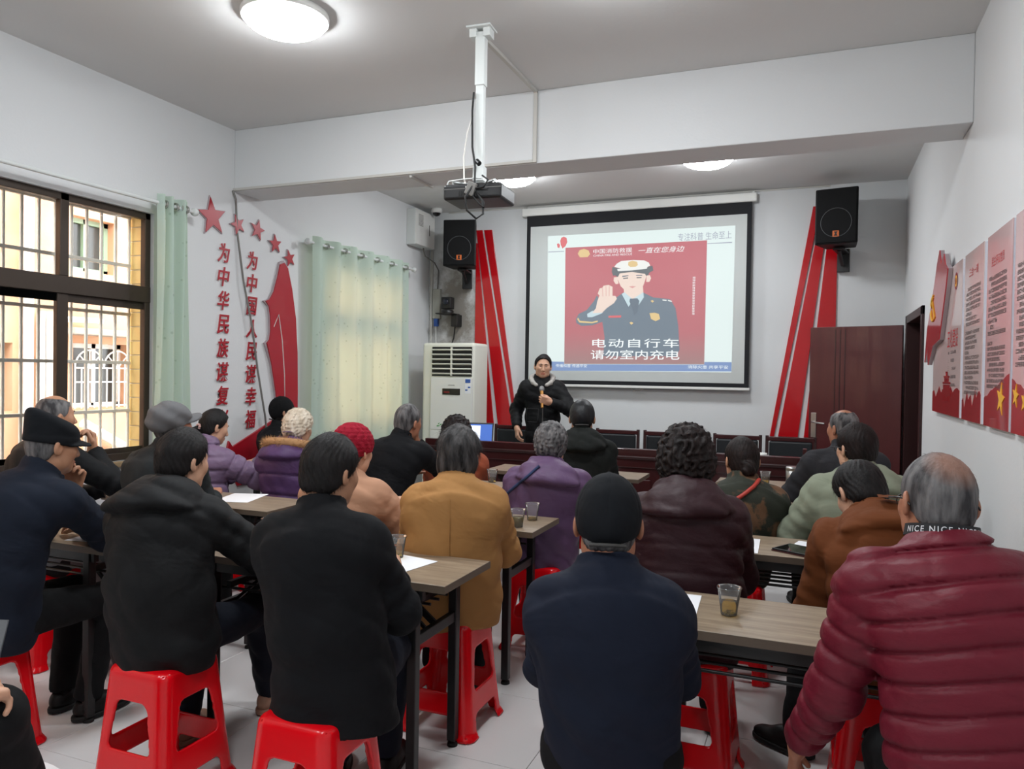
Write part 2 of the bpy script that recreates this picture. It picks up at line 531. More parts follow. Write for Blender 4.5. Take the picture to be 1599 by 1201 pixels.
for (a, b, c, d, gl) in ((5.70, 6.40, 1.05, 1.75, 1), (5.66, 6.22, 2.52, 3.1, 0), (4.30, 5.05, 1.05, 1.72, 0), (2.6, 3.5, 2.5, 3.4, 0), (2.6, 3.5, 0.9, 1.75, 1)):
    w = MB(); w.box(bx - 0.2, bx - 0.13, a, b, c, c + 0.05); w.box(bx - 0.2, bx - 0.13, a, b, d - 0.05, d); w.box(bx - 0.2, bx - 0.13, a, a + 0.05, c, d); w.box(bx - 0.2, bx - 0.13, b - 0.05, b, c, d); w.box(bx - 0.2, bx - 0.13, (a + b) / 2 - 0.025, (a + b) / 2 + 0.025, c, d)
    wf = B(w, 'window', mat('pale green window frame', srgb(150, 176, 150), 0.5) if not gl else PVC)
    MB().box(bx - 0.18, bx - 0.175, a, b, c, d).build('pane', DKG, wf)
    if gl:
        g = MB(); n = 9
        for k in range(n + 1):
            y = a + (b - a) * k / n
            g.tube([(bx + 0.03, y, c), (bx + 0.03, y, c + (d - c) * (0.62 if k % 2 else 0.72))], 0.008, 6)
        for z in (c + 0.02, c + 0.28, c + (d - c) * 0.62):
            g.tube([(bx + 0.03, a, z), (bx + 0.03, b, z)], 0.009, 6)
        for q in (0.25, 0.75):
            yc = a + (b - a) * q; R = (b - a) * 0.25
            g.tube([(bx + 0.03, yc + R * math.cos(t * PI / 12), c + (d - c) * 0.62 + R * 1.1 * math.sin(t * PI / 12)) for t in range(13)], 0.009, 6)
            for t in (3, 6, 9):
                g.tube([(bx + 0.03, yc, c + (d - c) * 0.62), (bx + 0.03, yc + R * math.cos(t * PI / 12), c + (d - c) * 0.62 + R * 1.1 * math.sin(t * PI / 12))], 0.006, 6)
        g.build('grille', PVC, wf)
for y in (5.16, 5.30, 5.39, 3.9):
    B(MB().tube([(bx + 0.07, y, -0.1), (bx + 0.07, y, 6.2 if y < 5.2 else 2.05)], 0.045 if y != 5.3 else 0.03, 10), 'drain_pipe', PVC)
B(MB().tube([(bx + 0.12, 5.4, 1.98), (bx + 0.12, 5.95, 1.99)], 0.03, 8), 'drain_pipe', PVC)
B(MB().tube([(bx + 0.1, 5.74, 0.9), (bx + 0.1, 6.4, 0.52)], 0.05, 10), 'drain_pipe', PVC)
B(MB().tube([(bx + 0.06, 4.2 + 0.25 * k, 0.62 - 0.05 * math.sin(k * PI / 10)) for k in range(11)], 0.012, 6), 'cable', CABLE)
struct(MB().box(-12, XL - 0.3, -8, 13, -0.5, -0.3).build('ground_lane', mat('lane concrete', srgb(150, 146, 140), 0.9, var=(2, 0.2))))

# ---------- curtains
def curtain(name, x, y0, y1, z0, z1, folds, amp, ydev, label, seed):
    n = folds * 14; m = 26
    r = random.Random(seed)
    ph = [r.uniform(-0.4, 0.4) for _ in range(folds + 2)]
    vs, fs = [], []
    for j in range(m + 1):
        v = j / m
        z = z1 + (z0 - z1) * v
        for i in range(n + 1):
            u = i / n
            k = u * folds
            a = amp * (1 - 0.35 * v) * (1 if v > 0.05 else 0.9)
            xx = x + a * math.sin(2 * PI * k + ph[int(k)] * v) + 0.012 * math.sin(7 * k + 3 * v) * v
            yy = y0 + (y1 - y0) * u + ydev * v * v * (u - 0.3) + 0.01 * math.sin(11 * u + 5 * v)
            vs.append((xx, yy, z))
    for j in range(m):
        for i in range(n):
            a = j * (n + 1) + i
            fs.append((a, a + 1, a + n + 2, a + n + 1))
    root = empty(name, (x, (y0 + y1) / 2, z0), 0, label, 'curtain')
    mb = MB(); mb.add(vs, fs, True)
    o = mb.build('cloth', CURT, root, fix=False); o.matrix_parent_inverse = Matrix.Translation(-Vector(root.location))
    for k in range(folds * 2):
        y = y0 + (y1 - y0) * (k + 0.5) / (folds * 2)
        g = MB()
        ring = [(0.030, -0.006), (0.030, 0.006), (0.019, 0.006), (0.019, -0.006), (0.030, -0.006)]
        g.lathe(ring, (x, y, z1 - 0.06), 18, 'y')
        e = g.build('grommet', mat('silver grommet', srgb(206, 204, 198), 0.25, metal=0.8), root); e.matrix_parent_inverse = Matrix.Translation(-Vector(root.location))
    return root
curtain('curtain', XL + 0.10, 3.90, 4.18, 0.25, 2.69, 3, 0.045, 0.12, 'pale green curtain gathered at the edge of the barred window', 3)
curtain('curtain', XL + 0.10, 5.62, 7.36, 0.25, 2.70, 6, 0.042, 0.0, 'wide pale green curtain drawn across the window near the air conditioner', 9)
def rod(y0, y1, z, label):
    r = empty('curtain_rod', (XL + 0.1, y1, z), 0, label, 'curtain rod')
    def P(mb, nm, m):
        o = mb.build(nm, m, r); o.matrix_parent_inverse = Matrix.Translation(-Vector(r.location)); return o
    P(MB().tube([(XL + 0.1, y0, z), (XL + 0.1, y1, z)], 0.013, 12), 'rod', WHTE)
    for y, s in ((y0, -1), (y1, 1)):
        P(MB().lathe([(0.0, 0), (0.026, 0.003), (0.03, 0.02), (0.026, 0.036), (0.0, 0.04)], (XL + 0.1, y if s > 0 else y - 0.04, z), 16, 'y'), 'finial', WHTE)
        P(MB().tube([(XL, y - s * 0.03, z), (XL + 0.1, y - s * 0.03, z)], 0.009, 8), 'bracket', WHTE)
rod(0.5, 4.22, 2.63, 'long pale curtain rod above the barred window')
rod(5.58, 7.45, 2.64, 'pale curtain rod carrying the drawn green curtain')

# ---------- slogan, stars and red boards on the left wall
def star(y, z, R, rot, label):
    p = []
    for k in range(10):
        a = PI / 2 + rot + k * PI / 5
        rr = R if k % 2 == 0 else R * 0.42
        p.append((y + rr * math.cos(a), z + rr * math.sin(a)))
    t = empty('wall_star', (XL, y, z), 0, label, 'star', 'stars on the left wall')
    a = MB().prism([(y + (u - y) * 1.1, z + (v - z) * 1.1) for u, v in p], XL + 0.001, XL + 0.014, 'yz').build('backing', mat('grey foam board', srgb(176, 160, 164), 0.7), t)
    b = MB().prism(p, XL + 0.014, XL + 0.020, 'yz').build('face', REDM, t)
    for o in (a, b): o.matrix_parent_inverse = Matrix.Translation(-Vector(t.location))
for (y, z, R, rot, lb) in ((4.50, 2.655, 0.145, 0.15, 'largest red star at the top left of the wall slogan'), (4.775, 2.645, 0.08, 0.4, 'small red star crossed by the hanging cable'), (5.005, 2.645, 0.085, -0.2, 'small red star third along the falling arc'),
                          (5.225, 2.565, 0.08, 0.1, 'small red star fourth along the falling arc'), (5.415, 2.47, 0.075, 0.3, 'lowest red star above the red wall board')):
    star(y, z, R, rot, lb)
LETB = mat('white letter edge', srgb(226, 214, 214), 0.6)
def slogan(chars, y, z0, pitch, size, label):
    t = empty('wall_slogan', (XL, y, z0), 0, label, 'lettering', 'vertical slogan columns')
    for k, ch in enumerate(chars):
        z = z0 - k * pitch
        s = size / 2
        for nm, m, of, d0, dp in (('character_backing', LETB, 0.045, 0.001, 0.008), ('character', REDM, 0.012, 0.009, 0.006)):
            o = text_box(nm, ch, m, t, (XL + d0, y, z), (0, 1, 0), (0, 0, 1), -s * 0.85, s * 0.85, -s, s, depth=dp, shear=0.18, off=of)
            o.matrix_parent_inverse = Matrix.Translation(-Vector(t.location))
slogan('为中华民族谋复兴', 4.63, 2.40, 0.185, 0.15, 'left column of raised red characters on the window wall')
slogan('为中国人民谋幸福', 4.95, 2.385, 0.185, 0.15, 'right column of raised red characters beside the red board')
def plate(name, poly, x0, x1, m, label, cat, plane='yz'):
    o = MB().prism(poly, x0, x1, plane).build(name, m, bevel=0.003)
    return tag(o, label, cat)
sw = empty('red_wall_board', (XL, 5.35, 0.9), 0, 'tall curved red acrylic board with a thin white line', 'wall board')
for nm, g, a, b, m in (('backing', 0.02, 0.001, 0.02, mat('grey foam board', srgb(176, 160, 164), 0.7)), ('face', 0.0, 0.02, 0.03, REDM)):
    o = MB().prism([(5.28, 2.40 + g), (5.33, 2.42 + g), (5.38, 2.38 + g), (5.44, 2.2), (5.495, 1.95), (5.52 + g, 1.65), (5.53 + g, 1.3), (5.53 + g, 0.98), (5.52, 0.9), (5.30, 0.9), (5.24, 1.3), (5.18, 1.55), (5.12 - g, 1.72), (5.15, 1.75), (5.165, 1.82), (5.16, 1.95), (5.14, 2.03), (5.10 - g, 2.07), (5.15, 2.09), (5.20, 2.16), (5.25, 2.30)], XL + a, XL + b, 'yz').build(nm, m, sw)
    o.matrix_parent_inverse = Matrix.Translation(-Vector(sw.location))
o = MB().tube([(XL + 0.031, 5.20, 1.86), (XL + 0.031, 5.26, 1.97), (XL + 0.031, 5.31, 1.75), (XL + 0.031, 5.345, 1.45), (XL + 0.031, 5.355, 1.15), (XL + 0.031, 5.35, 0.92)], 0.004, 6).build('white_line', WHTP, sw)
o.matrix_parent_inverse = Matrix.Translation(-Vector(sw.location))
plate('red_ribbon_board', [(4.66, 0.80), (4.70, 0.93), (4.74, 0.88), (5.05, 1.0), (5.30, 1.10), (5.55, 1.15), (5.55, 0.95), (5.05, 0.76), (4.8, 0.70), (4.72, 0.72)], XL + 0.001, XL + 0.02, REDM, 'low red ribbon-shaped board under the slogan columns', 'wall board')
plate('red_ribbon_board', [(4.78, 0.60), (5.2, 0.68), (5.55, 0.80), (5.55, 0.70), (5.1, 0.58), (4.8, 0.56)], XL + 0.001, XL + 0.02, REDM, 'narrow red ribbon strip below the ribbon-shaped board', 'wall board')

# ---------- cables, trunking
TR = mat('off-white trunking', srgb(196, 194, 188), 0.6)
tag(MB().tube([(XL + 0.012, 4.72, 2.905), (XL + 0.02, 4.745, 2.84), (XL + 0.012, 4.77, 2.6), (XL + 0.03, 4.83, 2.2), (XL + 0.034, 4.93, 1.85), (XL + 0.034, 5.0, 1.5), (XL + 0.034, 5.10, 1.1), (XL + 0.03, 5.17, 0.7), (XL + 0.03, 5.2, 0.3), (XL + 0.02, 5.2, 0.01)], 0.008, 8).build('cable', CABLE), 'grey cable hanging down the left wall from the ceiling beam', 'cable')
mb = MB(); mb.box(XL, -1.775, 4.732, 4.75, 2.905, 2.925); mb.box(-1.775, -1.75, 4.732, 4.75, 2.905, 3.375); 
tr = mb.build('cable_trunking', TR, bevel=0.002); tag(tr, 'thin white cable trunking along the beam edge and up to the ceiling', 'trunking')
tag(MB().box(-1.775, -1.75, 3.82, 4.75, 3.365, 3.385).build('cable_trunking', TR, bevel=0.002), 'white trunking strip on the ceiling from projector pole to beam', 'trunking')
tag(MB().box(-2.72, -2.70, 4.75, 5.08, 2.885, 2.90).build('cable_trunking', TR, bevel=0.002), 'short trunking strip crossing under the ceiling beam', 'trunking')
tag(MB().box(XL + 0.25, 0.1, YB - 0.012, YB, 3.368, 3.383).build('cable_trunking', TR, bevel=0.002), 'thin trunking along the top of the screen wall', 'trunking')
tag(MB().box(XL + 0.03, XL + 0.055, YB - 0.03, YB, 0.02, 3.30).build('corner_pipe', TR, bevel=0.004), 'white conduit running down the far left room corner', 'pipe')

# ---------- ceiling lamps
LAMPM = emis('lit lamp diffuser', (0.93, 0.97, 1.0, 1), LAMP)
def lamp(x, y, label):
    t = empty('ceiling_lamp', (x, y, ZC), 0, label, 'ceiling lamp', 'round ceiling lamps')
    MB().lathe([(0.0, 0), (0.222, 0), (0.228, -0.01), (0.228, -0.034), (0.222, -0.038), (0.205, -0.036)], n=40).build('base_ring', WHTP, t)
    prof = [(0.212 * math.cos(a), -0.034 - 0.078 * math.sin(a)) for a in [k * PI / 2 / 9 for k in range(9)]] + [(0.0, -0.112)]
    MB().lathe(prof, n=40).build('diffuser', LAMPM, t)
lamp(-2.64, 3.28, 'lit round ceiling lamp left of the projector pole')
lamp(-0.86, 3.28, 'lit round ceiling lamp in the near bay on the right side')
lamp(-0.89, 6.62, 'lit round ceiling lamp behind the beam at right')
lamp(-2.70, 6.66, 'lit round ceiling lamp behind the projector')
lamp(-2.64, 0.3, 'lit round ceiling lamp at the rear on the window side')
lamp(-0.86, 0.3, 'lit round ceiling lamp at the rear on the door side')

# ---------- open door and its frame
dfr = struct(empty('door_1', (XR, 7.12, 0)))
def PD(mb, nm, m, bv=0.003):
    o = mb.build(nm, m, dfr, bevel=bv); o.matrix_parent_inverse = Matrix.Translation(-Vector(dfr.location)); return o
PD(MB().box(XR - 0.02, XR + 0.2, 6.56, 6.64, 0, 2.07), 'door_jamb', DARKW)
PD(MB().box(XR - 0.02, XR + 0.2, 7.62, 7.70, 0, 2.07), 'door_jamb', DARKW)
PD(MB().box(XR - 0.02, XR + 0.2, 6.56, 7.70, 2.0, 2.07), 'door_head', DARKW)
leaf = empty('door_leaf', (0.735, 7.685, 0.0), math.radians(160.0), 'dark red-brown door standing open against the screen wall', 'door')
MB().box(0.0, 0.83, -0.02, 0.02, 0.01, 1.99).build('panel', DOORM, leaf, bevel=0.003)
for k in (0.50, 0.545, 0.59):
    MB().box(k - 0.004, k + 0.004, 0.0195, 0.0225, 0.12, 1.96).build('groove_bead', DARKW, leaf)
hp = MB().box(0.755, 0.805, 0.02, 0.028, 0.92, 1.16).build('handle_plate', STEEL, leaf, bevel=0.003)
MB().tube([(0.78, 0.028, 1.07), (0.78, 0.07, 1.07), (0.66, 0.075, 1.06)], 0.009, 10).build('lever', STEEL, hp)

# ---------- boards on the right wall
ACR = mat('glossy printed board', srgb(234, 224, 220), 0.14, coat=0.5, var=(1.5, 0.1, srgb(228, 200, 198)))
ACR2 = mat('glossy rose printed board', srgb(230, 206, 204), 0.14, coat=0.5, var=(1.5, 0.1, srgb(220, 168, 170)))
EDG = mat('pale board edge', srgb(226, 226, 236), 0.3)
REDPR = mat('deep red print', srgb(176, 20, 32), 0.2, coat=0.4, var=(6, 0.3))
def board(y0, y1, m, label, hills, seed):
    xw = XR - 0.001
    t = empty('wall_poster', (XR, (y0 + y1) / 2, 1.285), 0, label, 'poster', 'printed boards on the right wall')
    def P(mb, nm, mm, bv=0.0):
        o = mb.build(nm, mm, t, bevel=bv); o.matrix_parent_inverse = Matrix.Translation(-Vector(t.location)); return o
    P(MB().box(xw - 0.022, xw, y0, y1, 1.288, 2.172), 'backing', EDG, 0.002)
    P(MB().box(xw - 0.025, xw - 0.0222, y0, y1, 1.288, 2.172), 'face', m)
    r = random.Random(seed)
    poly = [(y1, 1.289), (y1, 1.289 + hills[0])]
    n = 14
    for k in range(1, n):
        u = k / n
        poly.append((y1 + (y0 - y1) * u, 1.289 + hills[0] + (hills[1] - hills[0]) * u + (0.02 * math.sin(k * 2.1) + 0.012 * math.sin(5.3 * k)) * hills[2]))
    poly += [(y0, 1.289 + hills[1]), (y0, 1.289)]
    P(MB().prism(poly, xw - 0.0262, xw - 0.0251, 'yz'), 'red_hills_print', REDPR)
    return t, P
def para(P, xs, y_hi, y_lo, z_hi, z_lo, lines, r, m=INK):
    mb = MB()
    pitch = (z_hi - z_lo) / lines
    for k in range(lines):
        z = z_hi - k * pitch
        n = int((y_hi - y_lo) / (pitch * 0.85))
        end = n if r.random() > 0.2 else int(n * r.uniform(0.3, 0.9))
        for c in range((2 if r.random() < 0.2 else 0), end):
            yy = y_hi - c * pitch * 0.85
            for q in range(3):
                if r.random() < 0.85:
                    zz = z - pitch * (0.12 + 0.24 * q)
                    mb.add([(xs, yy, zz), (xs, yy - pitch * 0.62, zz), (xs, yy - pitch * 0.62, zz - pitch * 0.13), (xs, yy, zz - pitch * 0.13)], [(0, 1, 2, 3)])
            a = yy - pitch * r.uniform(0.1, 0.5)
            mb.add([(xs, a, z - pitch * 0.08), (xs, a - pitch * 0.12, z - pitch * 0.08), (xs, a - pitch * 0.12, z - pitch * 0.75), (xs, a, z - pitch * 0.75)], [(0, 1, 2, 3)])
    o = P(mb, 'small_print', m); o['kind'] = 'stuff'
r = random.Random(4)
xs = XR - 0.0275
def wtxt(t, s, m, y_hi, y_lo, z0, z1, nm='lettering', xx=None):
    o = text_box(nm, s, m, t, (xs if xx is None else xx, 0, 0), (0, -1, 0), (0, 0, 1), -y_hi, -y_lo, z0, z1)
    o.matrix_parent_inverse = Matrix.Translation(-Vector(t.location))
t, P = board(4.81, 5.84, ACR, 'printed wall board with big red title and gate tower print', (0.13, 0.15, 1.3), 1)
wtxt(t, '五化建设', INKR, 5.26, 4.90, 1.69, 1.80)
for k, num in enumerate('一二三四五'):
    wtxt(t, num, INK, 5.22, 5.19, 1.652 - k * 0.048, 1.668 - k * 0.048 + (0.008 if k > 1 else 0))
    para(P, xs, 5.13, 4.93, 1.675 - k * 0.048, 1.648 - k * 0.048, 1, random.Random(20 + k))
gt = MB()
for (a, b, c, d) in ((5.42, 5.10, 1.40, 1.44), (5.38, 5.14, 1.44, 1.47), (5.40, 5.12, 1.475, 1.487), (5.34, 5.18, 1.487, 1.51), (5.36, 5.16, 1.512, 1.524), (5.29, 5.23, 1.524, 1.55)):
    gt.prism([(a, c), (b, c), (b - 0.01, d), (a + 0.01, d)], xs - 0.0006, xs, 'yz')
for yy in (5.36, 5.31, 5.26, 5.21, 5.16):
    gt.box(xs - 0.0008, xs, yy - 0.008, yy + 0.008, 1.37, 1.40)
P(gt, 'gate_tower_print', REDPR)
P(MB().lathe([(0.0, 0), (0.05, 0)], (xs - 0.0005, 5.0, 2.07), 20, 'x'), 'round_emblem_print', REDPR)
P(MB().lathe([(0.02, 0), (0.034, 0)], (xs - 0.001, 5.0, 2.07), 20, 'x'), 'emblem_ring_print', GOLD)
t, P = board(4.23, 4.73, ACR, 'narrow pale printed board with faint red heading and dense text', (0.10, 0.14, 1.6), 2)
wtxt(t, '三会一课', INKR, 4.60, 4.36, 2.04, 2.085)
para(P, xs, 4.67, 4.29, 1.99, 1.78, 8, r); para(P, xs, 4.67, 4.29, 1.76, 1.42, 13, r)
t, P = board(3.66, 4.15, ACR2, 'rose printed board with dense text and one golden star', (0.13, 0.24, 0.2), 3)
wtxt(t, '民主评议党员', INKR, 4.05, 3.80, 2.02, 2.065)
para(P, xs, 4.10, 3.73, 1.98, 1.70, 10, r); para(P, xs, 4.10, 3.73, 1.68, 1.46, 9, r)
def gstar(P, y, z, R):
    p = [(y + (R if k % 2 == 0 else R * 0.4) * math.cos(PI / 2 + 0.2 + k * PI / 5), z + (R if k % 2 == 0 else R * 0.4) * math.sin(PI / 2 + 0.2 + k * PI / 5)) for k in range(10)]
    P(MB().prism(p, XR - 0.0295, XR - 0.0272, 'yz'), 'golden_star_print', GOLD)
gstar(P, 3.80, 1.42, 0.075)
t, P = board(3.12, 3.61, ACR2, 'rose printed board cut by the right edge of the photo', (0.22, 0.12, 0.2), 4)
wtxt(t, '主题党日', INKR, 3.47, 3.27, 2.03, 2.075)
para(P, xs, 3.56, 3.19, 1.97, 1.55, 16, r)
gstar(P, 3.54, 1.44, 0.05); gstar(P, 3.40, 1.42, 0.05)
fl = empty('flag_board', (XR, 5.5, 1.65), 0, 'red flag-shaped board with golden emblem overlapping the first poster', 'wall board')
def PF(mb, nm, m):
    o = mb.build(nm, m, fl); o.matrix_parent_inverse = Matrix.Translation(-Vector(fl.location)); return o
FLP = [(6.05, 1.62), (5.92, 1.74), (5.88, 1.60), (5.70, 1.72), (5.40, 1.75), (5.18, 2.05), (5.12, 2.16), (5.22, 2.20), (5.28, 2.27), (5.38, 2.22), (5.46, 2.32), (5.56, 2.24), (5.62, 2.16), (5.78, 2.0), (5.95, 1.85)]
PF(MB().prism([(y, z) for y, z in FLP], XR - 0.05, XR - 0.027, 'yz'), 'backing', mat('grey foam board', srgb(176, 160, 164), 0.7))
PF(MB().prism(FLP, XR - 0.056, XR - 0.05, 'yz'), 'face', mat('rosy red board', srgb(196, 40, 54), 0.15, coat=0.5))
em = MB()
arc = [(5.66 + 0.085 * math.cos(a), 1.97 + 0.085 * math.sin(a)) for a in [math.radians(-140 + 20 * k) for k in range(13)]]
em.tube([(XR - 0.058, y, z) for y, z in arc], [0.003 + 0.006 * math.sin(PI * k / 12) for k in range(13)], 6)
em.bar((XR - 0.058, 5.58, 1.90), (XR - 0.058, 5.72, 2.03), 0.02, 0.006, (1, 0, 0)); em.bar((XR - 0.058, 5.68, 2.05), (XR - 0.058, 5.76, 1.99), 0.03, 0.006, (1, 0, 0))
PF(em, 'golden_emblem', GOLD)

# ---------- red stripe boards on the screen wall
def stripes(polys, label):
    t = empty('red_stripe_board', (sum(p[0][0] for p in polys) / len(polys), YB, 0.9), 0, label, 'wall board')
    for p in polys:
        o = MB().prism(p, YB - 0.02, YB - 0.001, 'xz').build('stripe', REDA, t, bevel=0.002)
        o.matrix_parent_inverse = Matrix.Translation(-Vector(t.location))
stripes([[(-3.684, 3.0), (-3.672, 3.0), (-3.43, 0.905), (-3.684, 0.905)], [(-3.684, 3.15), (-3.61, 3.15), (-3.20, 0.9), (-3.375, 0.9)],
         [(-3.586, 3.148), (-3.49, 3.146), (-3.135, 0.9), (-3.165, 0.9)]], 'three slanting red stripes on the wall left of the screen')
stripes([[(-0.052, 3.182), (0.015, 3.182), (-0.372, 0.906), (-0.413, 0.906)], [(0.03, 3.182), (0.095, 3.182), (-0.148, 0.908), (-0.334, 0.908)], [(0.115, 3.182), (0.175, 3.182), (0.175, 0.908), (-0.094, 0.908)]], 'three slanting red stripes on the wall between screen and door')
SLIDE = {
    'page': [(-2.78, 3.022), (-0.779, 3.025), (-0.789, 1.541), (-2.765, 1.533)],
    'red_panel': [(-2.574, 2.884), (-1.055, 2.89), (-1.06, 1.62), (-2.566, 1.609)],
    'footer': [(-2.767, 1.635), (-2.569, 1.633), (-2.568, 1.605), (-1.06, 1.617), (-1.057, 1.645), (-0.789, 1.645), (-0.789, 1.55), (-2.765, 1.533)],
    'coat': [(-2.44, 2.101), (-2.41, 2.156), (-2.319, 2.198), (-2.239, 2.295), (-2.21, 2.353), (-2.127, 2.253), (-2.019, 2.31), (-1.921, 2.375), (-1.697, 2.369), (-1.6, 2.319), (-1.42, 2.296), (-1.362, 2.201), (-1.33, 2.013), (-1.313, 1.768), (-1.343, 1.702), (-2.127, 1.697), (-2.115, 1.902), (-2.144, 2.068), (-2.254, 2.03), (-2.377, 2.026), (-2.435, 2.058)],
    'shirt': [(-1.935, 2.362), (-1.905, 2.38), (-1.818, 2.305), (-1.703, 2.375), (-1.696, 2.322), (-1.762, 2.223), (-1.814, 2.286), (-1.859, 2.225)],
    'tie': [(-1.845, 2.31), (-1.764, 2.312), (-1.744, 2.284), (-1.761, 2.17), (-1.795, 2.132), (-1.82, 2.209), (-1.851, 2.283)],
    'neck': [(-1.919, 2.481), (-1.713, 2.484), (-1.703, 2.375), (-1.763, 2.304), (-1.818, 2.301), (-1.911, 2.375)],
    'face': [(-1.994, 2.599), (-1.983, 2.522), (-1.946, 2.443), (-1.892, 2.393), (-1.823, 2.371), (-1.755, 2.39), (-1.704, 2.446), (-1.675, 2.531), (-1.669, 2.607), (-1.828, 2.632)],
    'ear_l': [(-1.987, 2.545), (-2.023, 2.542), (-2.026, 2.504), (-2.002, 2.468), (-1.972, 2.473)],
    'ear_r': [(-1.671, 2.55), (-1.637, 2.553), (-1.623, 2.52), (-1.641, 2.482), (-1.674, 2.483)],
    'hair': [(-2.02, 2.629), (-2.007, 2.557), (-1.979, 2.545), (-1.96, 2.583), (-1.866, 2.595), (-1.769, 2.599), (-1.695, 2.577), (-1.675, 2.546), (-1.649, 2.559), (-1.638, 2.625)],
    'hat_band': [(-2.048, 2.601), (-2.041, 2.655), (-1.926, 2.626), (-1.711, 2.628), (-1.612, 2.652), (-1.6, 2.601), (-1.672, 2.565), (-1.827, 2.593), (-1.964, 2.583), (-2.031, 2.558)],
    'hat_crown': [(-2.021, 2.655), (-1.996, 2.686), (-1.947, 2.713), (-1.82, 2.72), (-1.703, 2.711), (-1.651, 2.686), (-1.635, 2.653), (-1.673, 2.636), (-1.828, 2.632), (-1.945, 2.632)],
    'hat_peak': [(-1.989, 2.63), (-1.828, 2.64), (-1.664, 2.641), (-1.669, 2.622), (-1.827, 2.609), (-1.98, 2.607)],
    'hat_badge': [(-1.868, 2.701), (-1.825, 2.712), (-1.775, 2.699), (-1.766, 2.664), (-1.789, 2.646), (-1.848, 2.646), (-1.871, 2.666)],
    'palm': [(-2.202, 2.294), (-2.179, 2.352), (-2.2, 2.372), (-2.177, 2.43), (-2.149, 2.433), (-2.137, 2.456), (-2.081, 2.463), (-2.037, 2.442), (-2.035, 2.345), (-2.003, 2.344), (-1.987, 2.313), (-2.018, 2.267), (-2.097, 2.214), (-2.146, 2.166), (-2.257, 2.162), (-2.217, 2.216)],
    'cuff': [(-2.314, 2.155), (-2.257, 2.187), (-2.136, 2.185), (-2.146, 2.16), (-2.256, 2.119), (-2.309, 2.119)],
    'braid': [(-2.415, 2.117), (-2.394, 2.081), (-2.255, 2.068), (-2.195, 2.083), (-2.194, 2.067), (-2.255, 2.052), (-2.398, 2.061), (-2.428, 2.101)],
    'chest_badge': [(-1.633, 2.153), (-1.578, 2.157), (-1.534, 2.143), (-1.52, 2.09), (-1.567, 2.068), (-1.615, 2.091)],
    'ribbon': [(-2.075, 2.132), (-1.936, 2.134), (-1.936, 2.111), (-2.075, 2.11)],
    'button1': [(-1.846, 2.056), (-1.825, 2.065), (-1.802, 2.051), (-1.825, 2.032)],
    'button2': [(-1.624, 2.282), (-1.605, 2.291), (-1.586, 2.277), (-1.605, 2.262)],
    'pips': [(-1.499, 2.294), (-1.457, 2.29), (-1.457, 2.278), (-1.499, 2.283)],
    'pips2': [(-1.442, 2.289), (-1.401, 2.277), (-1.401, 2.266), (-1.442, 2.278)],
    'eyebrow_l': [(-1.932, 2.555), (-1.865, 2.56), (-1.865, 2.551), (-1.932, 2.543)],
    'eyebrow_r': [(-1.784, 2.559), (-1.718, 2.559), (-1.718, 2.548), (-1.783, 2.55)],
    'eye_l': [(-1.924, 2.531), (-1.869, 2.537), (-1.869, 2.526), (-1.92, 2.522)],
    'eye_r': [(-1.779, 2.536), (-1.725, 2.536), (-1.725, 2.525), (-1.775, 2.525)],
    'mouth': [(-1.859, 2.439), (-1.82, 2.445), (-1.781, 2.439), (-1.82, 2.42)],
    'balloon': [(-2.636, 2.964), (-2.622, 2.999), (-2.595, 3.008), (-2.563, 2.992), (-2.554, 2.946), (-2.574, 2.902), (-2.609, 2.878), (-2.629, 2.92)],
    'balloon2': [(-2.673, 2.932), (-2.652, 2.937), (-2.637, 2.917), (-2.645, 2.885), (-2.666, 2.892)],
    'badge_top': [(-2.432, 2.812), (-2.412, 2.851), (-2.361, 2.864), (-2.31, 2.842), (-2.293, 2.802), (-2.319, 2.772), (-2.406, 2.772)],
    'line_l': [(-2.773, 2.851), (-2.588, 2.851), (-2.588, 2.843), (-2.773, 2.843)],
    'line_r': [(-1.051, 2.858), (-0.808, 2.861), (-0.807, 2.852), (-1.051, 2.851)],
}
SLBOX = {
    't1': (-2.25, -1.322, 1.789, 1.881),
    't2': (-2.264, -1.313, 1.663, 1.772),
    'hd': (-1.351, -0.813, 2.896, 2.956),
    'cn': (-2.256, -1.824, 2.812, 2.839),
    'en': (-2.252, -1.823, 2.781, 2.791),
    'sc': (-1.763, -1.281, 2.792, 2.836),
    'fl': (-2.664, -2.304, 1.568, 1.608),
    'fr': (-1.224, -0.822, 1.574, 1.612),
    'vert': (-1.19, -1.161, 2.133, 2.533),
}
# ---------- projection screen with the projected slide
SCF = mat('matt white screen cloth', srgb(196, 200, 198), 0.85)
scr = empty('projection_screen', (-1.83, YB - 0.08, 1.36), 0, 'pull-down projection screen with black border showing a red poster slide', 'screen')
def PS(mb, nm, m, bv=0.0, parent=scr):
    o = mb.build(nm, m, parent, bevel=bv); o.matrix_parent_inverse = Matrix.Translation(-Vector(scr.location)); return o
PS(MB().box(-3.09, -0.575, YB - 0.10, YB - 0.015, 3.255, 3.345), 'case', WHTP, 0.012)
for x in (-3.06, -0.61):
    PS(MB().box(x - 0.012, x + 0.012, YB - 0.07, YB - 0.013, 3.34, 3.366), 'hanger', STEEL, 0.002)
PS(MB().box(-3.03, -0.62, 7.936, 7.942, 1.385, 3.26), 'border', mat('black screen border', srgb(16, 17, 22), 0.8))
PS(MB().box(-2.985, -0.665, 7.9345, 7.9358, 1.43, 3.135), 'cloth', SCF)
PS(MB().box(-3.04, -0.61, 7.928, 7.95, 1.36, 1.387), 'bottom_bar', WHTP, 0.004)
